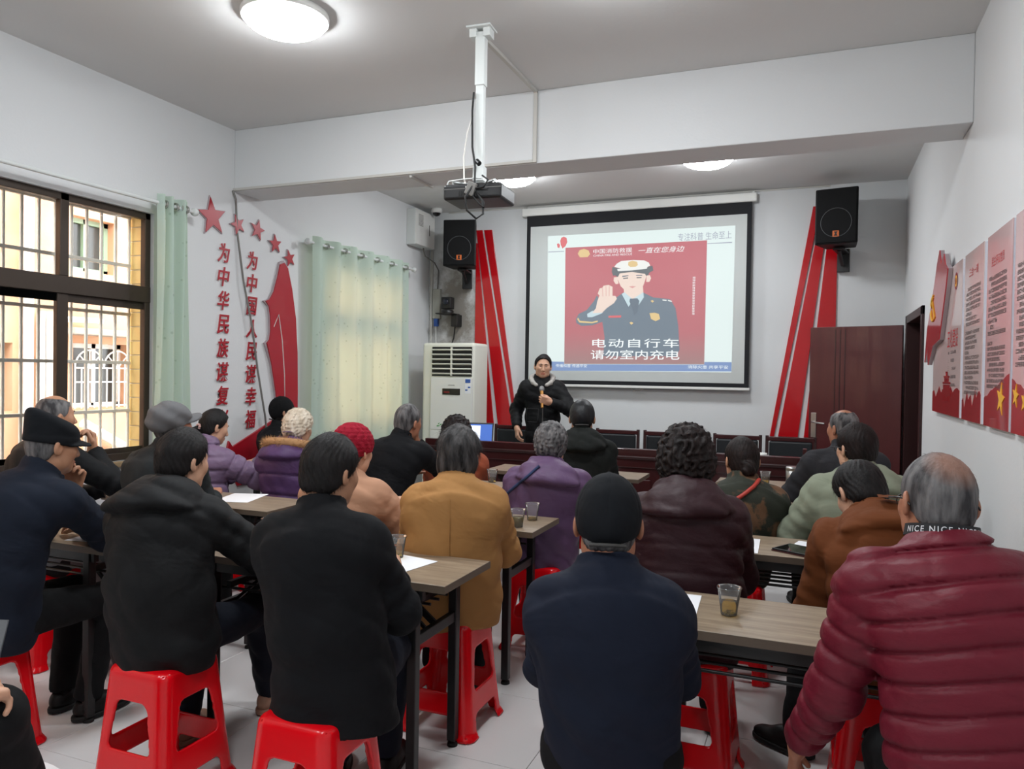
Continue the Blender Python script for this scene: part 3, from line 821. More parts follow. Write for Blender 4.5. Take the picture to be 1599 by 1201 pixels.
PS(MB().tube([(-1.75 + 0.05 * math.cos(a), 7.935, 1.358 + 0.02 * math.sin(a)) for a in [PI + k * PI / 8 for k in range(9)]], 0.004, 6), 'pull_ring', CABLE)
E_ = 0.45
def em_(n, c, k=1.0):
    m = emis('projected ' + n, c, E_ * k)
    m.node_tree.nodes['Principled BSDF'].inputs['Base Color'].default_value = srgb(112, 116, 114)
    return m
SLM = {'page': em_('white', srgb(226, 240, 238), 1.0), 'red': None, 'footer': em_('blue', srgb(112, 142, 198), 0.9), 'coat': em_('slate blue', srgb(94, 112, 134), 0.8),
       'shirt': em_('pale blue', srgb(196, 218, 226)), 'tie': em_('navy', srgb(74, 92, 118), 0.8), 'skin': em_('skin', srgb(240, 214, 200)), 'dark': em_('dark', srgb(66, 72, 84), 0.8), 'gold': em_('gold', srgb(226, 190, 120)),
       'white': em_('lettering white', srgb(240, 246, 246), 1.1), 'redl': em_('red accent', srgb(220, 70, 80)), 'grey': em_('grey lettering', srgb(150, 150, 176), 0.9), 'hat': em_('cap white', srgb(240, 240, 236)), 'lip': em_('rose', srgb(222, 150, 146))}
rm = em_('rose red', srgb(202, 62, 84), 0.9)
nt = rm.node_tree
tc = nt.nodes.new('ShaderNodeTexCoord'); sp = nt.nodes.new('ShaderNodeSeparateXYZ'); nt.links.new(tc.outputs['Object'], sp.inputs[0])
ramp = nt.nodes.new('ShaderNodeValToRGB'); mr = nt.nodes.new('ShaderNodeMapRange'); mr.inputs[1].default_value = 1.61; mr.inputs[2].default_value = 2.6
nt.links.new(sp.outputs[2], mr.inputs[0]); nt.links.new(mr.outputs[0], ramp.inputs[0])
ramp.color_ramp.elements[0].color = srgb(160, 112, 112); ramp.color_ramp.elements[1].color = srgb(198, 70, 88); e = ramp.color_ramp.elements.new(0.35); e.color = srgb(190, 78, 92)
bb = nt.nodes['Principled BSDF']; nt.links.new(ramp.outputs[0], bb.inputs['Emission Color'])
SLM['red'] = rm
SLK = {'page': 'page', 'red_panel': 'red', 'footer': 'footer', 'coat': 'coat', 'shirt': 'shirt', 'tie': 'tie', 'neck': 'skin', 'face': 'skin', 'ear_l': 'skin', 'ear_r': 'skin', 'hair': 'dark', 'hat_band': 'dark', 'hat_crown': 'hat', 'hat_peak': 'hat', 'hat_badge': 'gold', 'palm': 'skin', 'cuff': 'shirt', 'braid': 'gold', 'chest_badge': 'gold', 'ribbon': 'redl', 'button1': 'gold', 'button2': 'gold', 'pips': 'hat', 'pips2': 'hat', 'eyebrow_l': 'tie', 'eyebrow_r': 'tie', 'eye_l': 'dark', 'eye_r': 'dark', 'mouth': 'lip', 'balloon': 'redl', 'balloon2': 'redl', 'badge_top': 'gold', 'line_l': 'grey', 'line_r': 'grey'}
SLL = {'page': 0, 'red_panel': 1, 'footer': 1, 'balloon': 1, 'balloon2': 1, 'line_l': 1, 'line_r': 1, 'coat': 2, 'badge_top': 2, 'neck': 3, 'shirt': 4, 'tie': 5, 'ear_l': 3, 'ear_r': 3, 'face': 4, 'hair': 5, 'hat_band': 6, 'hat_crown': 7, 'hat_peak': 8, 'hat_badge': 9, 'cuff': 3, 'palm': 4, 'braid': 3}
slide = None
PLAIN = {'ear_l': 'ear', 'ear_r': 'ear', 'button1': 'button', 'button2': 'button', 'pips2': 'pips', 'eyebrow_l': 'eyebrow', 'eyebrow_r': 'eyebrow', 'eye_l': 'eye', 'eye_r': 'eye', 'balloon2': 'balloon', 'line_l': 'rule_line', 'line_r': 'rule_line'}
for k, p in SLIDE.items():
    y = 7.9338 - 0.0004 * SLL.get(k, 6)
    ob = MB().add([(x, y, z) for x, z in p], [tuple(range(len(p)))]).build('projected_slide' if k == 'page' else 'slide_' + PLAIN.get(k, k), SLM[SLK[k]], scr if k == 'page' else slide)
    ob.matrix_parent_inverse = Matrix.Translation(-Vector(scr.location)) if k == 'page' else Matrix.Identity(4)
    if k == 'page': slide = ob
for q in [[(-2.151, 2.429), (-2.145, 2.429), (-2.139, 2.339), (-2.145, 2.34)], [(-2.113, 2.452), (-2.107, 2.452), (-2.103, 2.343), (-2.109, 2.343)], [(-2.075, 2.451), (-2.069, 2.451), (-2.069, 2.342), (-2.075, 2.342)]]:
    MB().add([(x, 7.9300, z) for x, z in q], [(0, 1, 2, 3)]).build('slide_finger_line', SLM['lip'], slide)
def stext(s, box, m, **kw):
    o = text_box('slide_lettering', s, SLM[m], slide, (0, 7.929, 0), (1, 0, 0), (0, 0, 1), *box, **kw)
    return o
stext('电动自行车', (-2.25, -1.322, 1.79, 1.885), 'white', off=0.004, spacing=1.15)
stext('请勿室内充电', (-2.264, -1.313, 1.663, 1.765), 'white', off=0.004)
stext('专注科普 生命至上', (-1.351, -0.813, 2.895, 2.975), 'grey')
stext('中国消防救援', (-2.256, -1.83, 2.803, 2.853), 'white')
stext('CHINA FIRE AND RESCUE', (-2.254, -1.83, 2.772, 2.793), 'white')
stext('一直在您身边', (-1.763, -1.281, 2.785, 2.845), 'white', shear=0.25)
stext('传播科普 传递平安', (-2.664, -2.304, 1.572, 1.607), 'white')
stext('消除火患 共享平安', (-1.224, -0.822, 1.575, 1.610), 'white')
mb = MB(); rr = random.Random(2)
for k in range(15):
    z = 2.52 - k * 0.0265
    for q in range(3):
        mb.add([(-1.192, 7.9295, z - q * 0.007), (-1.166, 7.9295, z - q * 0.007), (-1.166, 7.9295, z - q * 0.007 - 0.003), (-1.192, 7.9295, z - q * 0.007 - 0.003)], [(0, 1, 2, 3)])
    xx = -1.19 + rr.random() * 0.02
    mb.add([(xx, 7.9294, z), (xx + 0.003, 7.9294, z), (xx + 0.003, 7.9294, z - 0.02), (xx, 7.9294, z - 0.02)], [(0, 1, 2, 3)])
mb.build('slide_small_print', SLM['white'], slide)

# ---------- loudspeakers
GRL = mat('black speaker grille', srgb(13, 13, 14), 0.7, bump=(500, 0.4), spec=0.2)
ORG = mat('orange badge', srgb(196, 96, 36), 0.5)
def speaker(loc, rz, tilt, label):
    t = empty('loudspeaker', loc, rz, label, 'loudspeaker', 'wall loudspeakers')
    t.rotation_euler = (tilt, 0, rz)
    w, d, h = 0.185, 0.15, 0.255
    MB().prism([(-w, -d), (w, -d), (w * 0.72, d), (-w * 0.72, d)], -h, h, 'xy').build('cabinet', mat('black speaker cabinet', srgb(10, 10, 11), 0.5, bump=(250, 0.2), spec=0.25), t, bevel=0.012)
    MB().box(-w + 0.015, w - 0.015, -d - 0.008, -d - 0.0005, -h + 0.015, h - 0.015).build('grille', GRL, t, bevel=0.006)
    MB().lathe([(0.128, -d - 0.0085), (0.131, -d - 0.011), (0.134, -d - 0.0085)], (0, 0, -0.06), 40, 'y').build('woofer_ring', mat('grey ring', srgb(60, 62, 64), 0.5), t)
    bd = MB().box(-0.028, 0.028, -d - 0.012, -d - 0.0082, -0.19, -0.135).build('badge', ORG, t, bevel=0.002)
    MB().prism([(-0.016, -0.182), (0.016, -0.182), (0.006, -0.162), (0.016, -0.143), (-0.016, -0.143), (-0.006, -0.162)], -d - 0.0135, -d - 0.0121, 'xz').build('badge_mark', BLKP, bd)
    br = MB(); br.box(-0.05, 0.05, 0.0, 0.36, -h - 0.03, -h - 0.012); br.box(-0.055, 0.055, 0.30, 0.345, -h - 0.20, -h + 0.02); br.bar((0, 0.05, -h - 0.03), (0, 0.28, -h - 0.14), 0.03, 0.02)
    br.build('bracket', BLK, t, bevel=0.003)
    return t
speaker((-3.70, 7.66, 2.925), math.radians(14), 0.0, 'black loudspeaker on the wall above the air conditioner')
speaker((0.175, 7.66, 2.98), math.radians(-10), 0.0, 'black loudspeaker on the wall above the open door')

# ---------- standing air conditioner
ac = empty('air_conditioner', (-3.72, 7.58, 0), 0, 'tall cream standing air conditioner with dark louvre slots on top', 'air conditioner')
MB().box(-0.33, 0.30, -0.16, 0.22, 0.02, 1.82).build('body', CREAM, ac, bevel=0.03, segs=3)
MB().box(-0.32, 0.29, -0.17, 0.21, 0.0, 0.04).build('plinth', mat('grey plinth', srgb(150, 150, 146), 0.6), ac)
MB().box(-0.215, 0.29, -0.178, -0.158, 0.06, 0.86).build('lower_panel', WHTP, ac, bevel=0.004)
up = MB().box(-0.215, 0.29, -0.178, -0.158, 0.865, 1.44).build('upper_panel', WHTP, ac, bevel=0.004)
MB().box(-0.205, 0.275, -0.168, -0.155, 1.455, 1.775).build('air_outlet', mat('dark outlet', srgb(30, 28, 26), 0.7), ac)
for k in range(6):
    z = 1.48 + k * 0.052
    MB().obox((0.035, -0.172, z), (0.24, 0.016, 0.004), Matrix.Rotation(math.radians(-28), 3, 'X')).build('louvre', CREAM, ac, bevel=0.001)
MB().box(0.03, 0.045, -0.19, -0.165, 1.46, 1.77).build('louvre_post', CREAM, ac)
MB().box(-0.07, 0.145, -0.182, -0.176, 1.25, 1.32).build('display', mat('black gloss panel', srgb(20, 12, 12), 0.1), up, bevel=0.002)
MB().box(-0.05, 0.02, -0.184, -0.1815, 1.275, 1.285).build('display_light', mat('red display light', srgb(170, 30, 26), 0.4), up)
lb = MB().box(0.205, 0.272, -0.180, -0.177, 1.27, 1.43).build('energy_label', PAPER, up)
MB().box(0.208, 0.269, -0.1815, -0.1798, 1.385, 1.425).build('label_heading', BLUE, lb)
MB().box(0.208, 0.235, -0.1815, -0.1798, 1.30, 1.315).build('label_stripe', BLUE, lb)
MB().box(0.24, 0.268, -0.1815, -0.1798, 1.33, 1.345).build('label_stripe', BLUE, lb)
mk = MB()
for k in range(9):
    mk.box(0.0 + k * 0.009, 0.006 + k * 0.009, -0.1790, -0.1782, 1.352, 1.360 + 0.002 * (k % 2))
mk.build('maker_mark', mat('grey lettering', srgb(110, 110, 108), 0.5), up)
lf = MB()
for (x, z, a, L) in ((-0.14, 0.905, 0.1, 0.05), (-0.10, 0.915, 0.5, 0.04), (-0.07, 0.91, -0.1, 0.06), (-0.12, 0.92, 0.8, 0.035), (-0.04, 0.93, 0.3, 0.03), (-0.05, 0.905, 0.0, 0.05)):
    ca, sa = math.cos(a), math.sin(a)
    lf.prism([(x + ca * u * L - sa * v * L, z + sa * u * L + ca * v * L) for u, v in ((0, 0), (0.4, -0.16), (1, 0), (0.4, 0.16))], -0.1795, -0.1782, 'xz')
lf.build('leaf_print', GREEN, up)

# ---------- boxes, cameras on the far left corner
bxo = empty('router_cabinet', (XL, 7.68, 2.93), 0, 'white metal equipment box high on the wall by the corner', 'cabinet')
MB().box(0.0, 0.11, -0.22, 0.23, 0.0, 0.40).build('body', WHTE, bxo, bevel=0.006)
cd = MB().box(0.11, 0.122, -0.215, 0.225, 0.005, 0.395).build('door', WHTP, bxo, bevel=0.003)
for k in range(9):
    MB().box(0.1215, 0.1235, -0.16, -0.05, 0.22 + k * 0.015, 0.226 + k * 0.015).build('vent_slot', CABLE, cd)
MB().box(0.1215, 0.124, 0.09, 0.105, 0.14, 0.26).build('latch_print', CABLE, cd)
gb = empty('power_box', (XL + 0.12, YB, 2.08), 0, 'small grey box with a blue plug hanging in the corner', 'electrical box')
MB().box(-0.05, 0.05, -0.05, 0, 0.05, 0.40).build('body', mat('grey plastic', srgb(160, 160, 150), 0.5), gb, bevel=0.006)
MB().box(-0.03, 0.02, -0.045, -0.01, -0.04, 0.05).build('plug', BLUE, gb, bevel=0.004)
tag(MB().tube([(XL + 0.11, 7.99, 2.04), (XL + 0.12, 7.99, 1.6), (XL + 0.19, 7.99, 1.2), (XL + 0.18, 7.99, 0.5), (XL + 0.18, 7.99, 0.01)], 0.006, 6).build('power_cable', WHTP), 'white cable dropping from the small grey box in the corner', 'cable')
tag(MB().tube([(XL + 0.06, 7.75, 2.93), (XL + 0.07, 7.78, 2.84), (XL + 0.12, 7.92, 2.78), (XL + 0.13, 8.0, 2.70), (XL + 0.12, 8.0, 2.47)], 0.008, 6).build('power_cable', CABLE), 'grey cable looping from the equipment box to the corner', 'cable')
dc = empty('dome_camera', (XL + 0.20, 7.80, ZC), 0, 'small white dome security camera on the ceiling corner', 'security camera')
MB().lathe([(0.0, 0), (0.062, 0), (0.065, -0.03), (0.055, -0.05), (0.05, -0.05)], n=24).build('housing', WHTP, dc)
MB().lathe([(0.047 * math.cos(a), -0.048 - 0.04 * math.sin(a)) for a in [k * PI / 16 for k in range(8)]] + [(0.0, -0.088)], n=20).build('dome', mat('smoked dome', srgb(18, 18, 22), 0.1), dc)
pc = empty('conference_camera', (-3.98, YB - 0.14, 2.17), 0, 'black conference camera on a wall shelf above the air conditioner', 'camera')
MB().box(-0.11, 0.09, -0.10, 0.14, 0.0, 0.012).build('shelf', BLK, pc, bevel=0.003)
MB().box(0.03, 0.12, 0.02, 0.14, -0.14, 0.0).build('bracket', BLK, pc, bevel=0.01)
MB().lathe([(0.07, 0.012), (0.072, 0.04), (0.06, 0.05), (0, 0.05)], n=24).build('base', BLKP, pc)
hd = MB().box(-0.065, 0.065, -0.05, 0.05, 0.06, 0.20).build('yoke', BLKP, pc, bevel=0.012)
MB().lathe([(0.0, -0.075), (0.03, -0.075), (0.036, -0.06), (0.038, -0.045)], (0, 0, 0.14), 20, 'y').build('lens', mat('lens glass', srgb(30, 34, 44), 0.05), hd)
tag(MB().tube([(-3.93, 7.98, 2.03), (-3.95, 7.99, 1.9), (-3.99, 7.98, 1.78), (-3.98, 7.95, 1.68)], 0.007, 6).build('camera_cable', RUB), 'black cable hanging below the conference camera', 'cable')

# ---------- projector on its ceiling pole
pj = empty('projector', (-1.735, 3.80, 2.43), math.radians(4), 'black projector hanging from a white ceiling pole', 'projector')
MB().box(-0.165, 0.165, -0.12, 0.13, 0.0, 0.085).build('body', BLKP, pj, bevel=0.014, segs=3)
MB().box(-0.165, 0.165, -0.121, -0.119, 0.055, 0.058).build('seam', CABLE, pj)
for k in range(7):
    MB().box(-0.075 + k * 0.014, -0.067 + k * 0.014, -0.1225, -0.119, 0.02, 0.045).build('vent_slot', RUB, pj)
MB().lathe([(0.0, 0.16), (0.03, 0.16), (0.036, 0.125)], (0.06, 0, 0.045), 20, 'y').build('lens', mat('lens glass', srgb(30, 34, 44), 0.05), pj)
mt = MB(); mt.box(-0.03, 0.03, -0.03, 0.03, 0.12, 0.20); mt.bar((-0.12, -0.09, 0.10), (0.12, 0.09, 0.10), 0.02, 0.008); mt.bar((0.12, -0.09, 0.10), (-0.12, 0.09, 0.10), 0.02, 0.008)
for sx in (-0.12, 0.12):
    for sy in (-0.09, 0.09): mt.tube([(sx, sy, 0.08), (sx, sy, 0.106)], 0.006, 8)
mt.tube([(-0.15, -0.1, 0.085), (-0.14, -0.1, 0.105), (-0.05, -0.1, 0.112), (0.05, -0.1, 0.112)], 0.004, 6)
mt.build('mount', WHTE, pj, bevel=0.002)
MB().box(-0.022, 0.022, -0.022, 0.022, 0.19, 0.66).build('lower_pole', WHTE, pj, bevel=0.003)
MB().box(-0.027, 0.027, -0.027, 0.027, 0.64, 0.93).build('upper_pole', WHTE, pj, bevel=0.003)
cp = MB(); cp.box(-0.07, 0.07, -0.06, 0.06, 0.945, 0.955); cp.box(-0.06, -0.02, -0.035, 0.035, 0.90, 0.95); cp.box(0.02, 0.06, -0.035, 0.035, 0.90, 0.95)
cp.build('ceiling_plate', WHTE, pj, bevel=0.002)
MB().tube([(0.0, -0.05, 0.22), (0.02, -0.06, 0.20)], 0.014, 10).build('clamp_knob', BLKP, pj)
cbm = MB()
cbm.tube([(-0.03, -0.03, 0.60), (-0.035, -0.035, 0.5), (-0.03, -0.04, 0.3), (0.0, -0.07, 0.18), (0.02, -0.13, 0.08), (-0.02, -0.16, 0.0), (-0.01, -0.16, -0.07), (0.04, -0.15, -0.115), (0.075, -0.14, -0.09), (0.07, -0.14, -0.02), (0.03, -0.12, 0.02)], 0.006, 8)
cbm.tube([(0.0, -0.13, 0.02), (0.06, -0.15, -0.04), (0.085, -0.15, -0.06), (0.08, -0.14, -0.03), (0.03, -0.13, 0.03)], 0.005, 8)
cbm.tube([(0.02, -0.13, 0.05), (0.08, -0.15, 0.05), (0.10, -0.14, 0.09), (0.06, -0.12, 0.12)], 0.005, 8)
cbm.build('black_cable', RUB, pj)
MB().tube([(-0.03, -0.03, 0.48), (-0.06, -0.04, 0.38), (-0.075, -0.05, 0.25), (-0.06, -0.08, 0.12), (-0.03, -0.12, 0.06)], 0.005, 8).build('white_cable', TR, pj)
MB().obox((0.0, -0.13, 0.05), (0.025, 0.012, 0.035), Matrix.Rotation(0.4, 3, 'Y')).build('cable_plug', CABLE, pj, bevel=0.004)

# ------------------------------------------------------------------ signed distance modelling
def smin(a, b, k):
    h = np.clip(0.5 + 0.5 * (b - a) / k, 0, 1)
    return b + (a - b) * h - k * h * (1 - h)
def smax(a, b, k):
    return -smin(-a, -b, k)
def V(*a):
    return np.array(a, np.float32)
def cap(P, a, b, ra, rb):
    a = np.asarray(a, np.float32); b = np.asarray(b, np.float32)
    ba = b - a
    pa = P - a
    t = np.clip(pa @ ba / max(float(ba @ ba), 1e-9), 0, 1)
    q = pa - t[:, None] * ba
    return np.sqrt(np.einsum('ij,ij->i', q, q)) - (ra + (rb - ra) * t)
def capt(P, a, b):
    ba = b - a
    return np.clip((P - a) @ ba / max(float(ba @ ba), 1e-9), 0, 1)
def ell(P, c, r):
    r = np.asarray(r, np.float32)
    q = (P - np.asarray(c, np.float32)) / r
    k0 = np.sqrt(np.einsum('ij,ij->i', q, q)) + 1e-9
    q2 = q / r
    k1 = np.sqrt(np.einsum('ij,ij->i', q2, q2)) + 1e-9
    return k0 * (k0 - 1) / k1
def rbox(P, c, h, r):
    q = np.abs(P - np.asarray(c, np.float32)) - (np.asarray(h, np.float32) - r)
    return np.sqrt((np.maximum(q, 0) ** 2).sum(1)) + np.minimum(q.max(1), 0) - r
def mesh_sdf(f, lo, hi, v, slack=1.5, B=8, newton=1):
    lo = np.asarray(lo, np.float32) - 2 * v
    hi = np.asarray(hi, np.float32) + 2 * v
    nb = np.ceil((hi - lo) / v / B).astype(int)
    N = nb * B + 1
    gi = np.stack(np.meshgrid(*[np.arange(n) for n in nb], indexing='ij'), -1).reshape(-1, 3)
    dc = f((lo + (gi + 0.5) * B * v).astype(np.float32))
    act = np.abs(dc) < B * v * 0.87 * slack + v
    D = np.repeat(np.repeat(np.repeat(dc.reshape(nb), B, 0), B, 1), B, 2)
    D = np.pad(D, ((0, 1), (0, 1), (0, 1)), mode='edge')
    off = np.stack(np.meshgrid(*[np.arange(B)] * 3, indexing='ij'), -1).reshape(-1, 3)
    ai = (gi[act][:, None, :] * B + off[None]).reshape(-1, 3)
    if len(ai) == 0:
        return np.zeros((0, 3)), np.zeros((0, 4), int)
    D[ai[:, 0], ai[:, 1], ai[:, 2]] = f((lo + ai * v).astype(np.float32))
    S = D < 0
    n0, n1, n2 = N - 1
    cnt = np.zeros((n0, n1, n2), np.int8)
    for dx in (0, 1):
        for dy in (0, 1):
            for dz in (0, 1):
                cnt += S[dx:dx + n0, dy:dy + n1, dz:dz + n2]
    ci = np.argwhere((cnt > 0) & (cnt < 8))
    idx = -np.ones((n0, n1, n2), np.int32)
    idx[ci[:, 0], ci[:, 1], ci[:, 2]] = np.arange(len(ci))
    cor = [(a, b, c) for a in (0, 1) for b in (0, 1) for c in (0, 1)]
    dv = np.stack([D[ci[:, 0] + a, ci[:, 1] + b, ci[:, 2] + c] for a, b, c in cor], 1)
    acc = np.zeros((len(ci), 3)); w = np.zeros(len(ci))
    for i in range(8):
        for j in range(i + 1, 8):
            if sum(abs(cor[i][k] - cor[j][k]) for k in range(3)) != 1:
                continue
            m = (dv[:, i] < 0) != (dv[:, j] < 0)
            t = dv[m, i] / (dv[m, i] - dv[m, j])
            acc[m] += np.array(cor[i]) + t[:, None] * (np.array(cor[j]) - np.array(cor[i]))
            w[m] += 1
    vt = (lo + (ci + acc / w[:, None]) * v).astype(np.float32)
    quads = []
    def emit(e, sg, c):
        A, Bq, C, Dq = [idx[x[:, 0], x[:, 1], x[:, 2]] for x in c]
        q = np.stack([A, Bq, C, Dq], 1)
        q[sg] = q[sg][:, ::-1]
        quads.append(q[(q >= 0).all(1)])
    for ax in range(3):
        s0 = [slice(None)] * 3; s1 = [slice(None)] * 3
        s0[ax] = slice(0, -1); s1[ax] = slice(1, None)
        e = np.argwhere(S[tuple(s0)] != S[tuple(s1)])
        u, w_ = [(1, 2), (2, 0), (0, 1)][ax]
        e = e[(e[:, u] > 0) & (e[:, w_] > 0) & (e[:, u] < N[u] - 1) & (e[:, w_] < N[w_] - 1)]
        if len(e) == 0:
            continue
        sg = ~S[e[:, 0], e[:, 1], e[:, 2]]
        du = np.zeros(3, int); du[u] = 1
        dw = np.zeros(3, int); dw[w_] = 1
        emit(e, sg, [e - du - dw, e - dw, e, e - du])
    q = np.concatenate(quads)
    for _ in range(newton):
        d = f(vt); h = np.float32(v * 0.4)
        g = np.stack([f(vt + V(*(h if k == i else 0 for k in range(3)))) - d for i in range(3)], 1) / h
        st = d / np.maximum((g * g).sum(1), 0.05)
        vt = vt - np.clip(st, -v, v)[:, None] * g
    return vt, q
def sdf_obj(name, vt, q, m, parent, base, mi=None):
    me = bpy.data.meshes.new(name)
    me.vertices.add(len(vt)); me.vertices.foreach_set('co', (vt - np.asarray(base)).astype(np.float32).ravel())
    me.loops.add(len(q) * 4); me.loops.foreach_set('vertex_index', q.astype(np.int32).ravel())
    me.polygons.add(len(q)); me.polygons.foreach_set('loop_start', np.arange(len(q), dtype=np.int32) * 4)
    me.polygons.foreach_set('use_smooth', np.ones(len(q), bool))
    if mi is not None:
        me.polygons.foreach_set('material_index', mi.astype(np.int32))
    me.update(calc_edges=True)
    return link(name, me, m, parent)

# ------------------------------------------------------------------ red plastic stool
def stool_meshes():
    H = 0.46
    def hw(z): return 0.178 - 0.043 * (z / H) ** 0.9
    def f(P):
        x, y, z = P[:, 0], P[:, 1], P[:, 2]
        w = 0.178 - 0.043 * np.clip(z / H, 0, 1) ** 0.9 + 0.012 * np.clip(1 - z / 0.03, 0, 1)
        def rs(w, r):
            qx, qy = np.abs(x) - (w - r), np.abs(y) - (w - r)
            return np.hypot(np.maximum(qx, 0), np.maximum(qy, 0)) + np.minimum(np.maximum(qx, qy), 0) - r
        outer = rs(w, 0.045)
        top = z - (H - 0.012 * ((x / 0.14) ** 2 * 0 + np.clip(1 - (np.hypot(x, y) / 0.12) ** 2, 0, 1) * 0.5))
        d = smax(outer, top, 0.03)
        inner = np.maximum(rs(w - 0.011, 0.036), z - (H - 0.014))
        d = np.maximum(d, -inner)
        d = np.maximum(d, -z)
        # flange along the openings is left by the shell; cut windows on all four sides
        for u in (x, y):
            t = np.clip((z - 0.19) / 0.16, 0, 1)
            hwid = 0.098 - 0.03 * t
            c0, c1 = 0.185, 0.352
            qx, qz = np.abs(u) - (hwid - 0.022), np.abs(z - (c0 + c1) / 2) - ((c1 - c0) / 2 - 0.022)
            win = np.hypot(np.maximum(qx, 0), np.maximum(qz, 0)) + np.minimum(np.maximum(qx, qz), 0) - 0.022
            d = np.maximum(d, -win)
            qx, qz = np.abs(u) - (0.105 - 0.25 * z * 0.2 - 0.03), z - (0.095 - 0.03)
            arch = np.hypot(np.maximum(qx, 0), np.maximum(qz, 0)) + np.minimum(np.maximum(qx, qz), 0) - 0.03
            d = np.maximum(d, -arch)
        # ribs framing the corner legs
        return d
    vt, q = mesh_sdf(f, (-0.2, -0.2, 0), (0.2, 0.2, 0.46), 0.0065, slack=2.0)
    c = vt[q].mean(1)
    seat = c[:, 2] > 0.352
    side = np.maximum(np.abs(c[:, 0]), np.abs(c[:, 1]))
    small = np.minimum(np.abs(c[:, 0]), np.abs(c[:, 1]))
    barr = (~seat) & (c[:, 2] > 0.09) & (c[:, 2] < 0.19) & (small < 0.088)
    parts = [('seat', seat)]
    for s, ax in ((1, 0), (-1, 0), (1, 1), (-1, 1)):
        parts.append(('crossbar', barr & (c[:, ax] * s > 0) & (np.abs(c[:, ax]) > np.abs(c[:, 1 - ax]))))
    rest = ~seat & ~barr
    for sx in (1, -1):
        for sy in (1, -1):
            parts.append(('leg', rest & (c[:, 0] * sx > 0) & (c[:, 1] * sy > 0)))
    out = []
    for nm, m in parts:
        qq = q[m]
        u, inv = np.unique(qq, return_inverse=True)
        out.append((nm, vt[u], inv.reshape(qq.shape)))
    return out
STOOL = None
def stool(x, y, rz, label):
    global STOOL
    if STOOL is None:
        STOOL = empty('plastic_stool', (x, y, 0), rz, label, 'stool', 'red plastic stools')
        for nm, vt, q in stool_meshes():
            sdf_obj(nm, vt, q, REDP, STOOL, (0, 0, 0))
        return STOOL
    return copy_tree(STOOL, (x, y, 0), rz, label)

# ------------------------------------------------------------------ folding tables
TABLE = None
def table(x0, y0, label):
    """x0 = left end, y0 = near edge; 1.2 x 0.4 x 0.75 m"""
    global TABLE
    loc = (x0 + 0.6, y0 + 0.2, 0)
    if TABLE is not None:
        return copy_tree(TABLE, loc, 0, label)
    t = TABLE = empty('folding_table', loc, 0, label, 'table', 'folding training tables')
    tp = MB().box(-0.598, 0.598, -0.198, 0.198, 0.722, 0.75).build('tabletop', WOOD, t, bevel=0.002)
    e = MB(); e.box(-0.6, 0.6, -0.2, -0.198, 0.7225, 0.7495); e.box(-0.6, 0.6, 0.198, 0.2, 0.7225, 0.7495); e.box(-0.6, -0.598, -0.198, 0.198, 0.7225, 0.7495); e.box(0.598, 0.6, -0.198, 0.198, 0.7225, 0.7495)
    e.build('edge_band', WOODE, tp)
    for sy in (-0.165, 0.165):
        MB().box(-0.50, 0.50, sy - 0.012, sy + 0.012, 0.68, 0.722).build('apron_rail', BLK, t, bevel=0.002)
    for sx in (-0.46, 0.46):
        for sy in (-0.165, 0.165):
            lg = MB().box(sx - 0.018, sx + 0.018, sy - 0.018, sy + 0.018, 0.022, 0.722).build('leg', BLK, t, bevel=0.003)
            MB().lathe([(0.0, 0.03), (0.008, 0.03), (0.008, 0.014), (0.02, 0.012), (0.022, 0.0), (0.0, 0.0)], (sx, sy, 0), 16).build('foot_pad', RUB, lg)
        MB().box(sx - 0.012, sx + 0.012, -0.15, 0.15, 0.505, 0.545).build('leg_crossbar', BLK, t, bevel=0.003)
        s = 1 if sx > 0 else -1
        MB().bar((sx, 0.02, 0.525), (sx - s * 0.24, 0.02, 0.71), 0.026, 0.012, (0, 1, 0)).build('folding_brace', BLK, t, bevel=0.002)
        MB().bar((sx, -0.05, 0.525), (sx - s * 0.20, -0.05, 0.69), 0.014, 0.012, (0, 1, 0)).build('folding_brace', BLK, t, bevel=0.002)
        MB().box(sx - s * 0.06 - 0.012, sx - s * 0.06 + 0.012, -0.15, 0.15, 0.615, 0.64).build('shelf_end', BLK, t, bevel=0.002)
    for sy in (-0.14, -0.07, 0.0, 0.07, 0.14):
        MB().tube([(-0.44, sy, 0.612), (0.44, sy, 0.612)], 0.006, 8).build('shelf_rod', BLK, t)
    return t
TABS = {'L1': (-3.88, 2.25, 'oak-topped folding table in the front-left row beside the cap-wearing man'), 'A': (-2.385, 2.355, 'oak-topped folding table in front of the man in long black coat'),
        'R1': (-0.66, 2.265, 'nearest oak-topped table holding a cup of pale tea at right'), 'L2': (-3.86, 3.20, 'folding table under the barred window with papers on it'),
        'B': (-2.42, 3.33, 'folding table with two plastic cups at its right corner'), 'R2': (-0.66, 3.345, 'folding table with the black tablet and loose sheet on it'),
        'L3': (-3.98, 4.47, 'folding table in front of the two women in purple and lilac'), 'M3': (-2.40, 4.40, 'folding table in front of the woman in purple jacket with crossbody strap'),
        'R3': (-0.66, 4.43, 'folding table in front of the person in pale green hoodie'), 'M4': (-2.36, 5.35, 'foremost folding table in front of the man in black cap'),
        'R4': (-0.64, 5.38, 'folding table with the steel tumbler near the mahogany desk')}
for k, (x, y, lb) in TABS.items():
    table(x, y, lb)

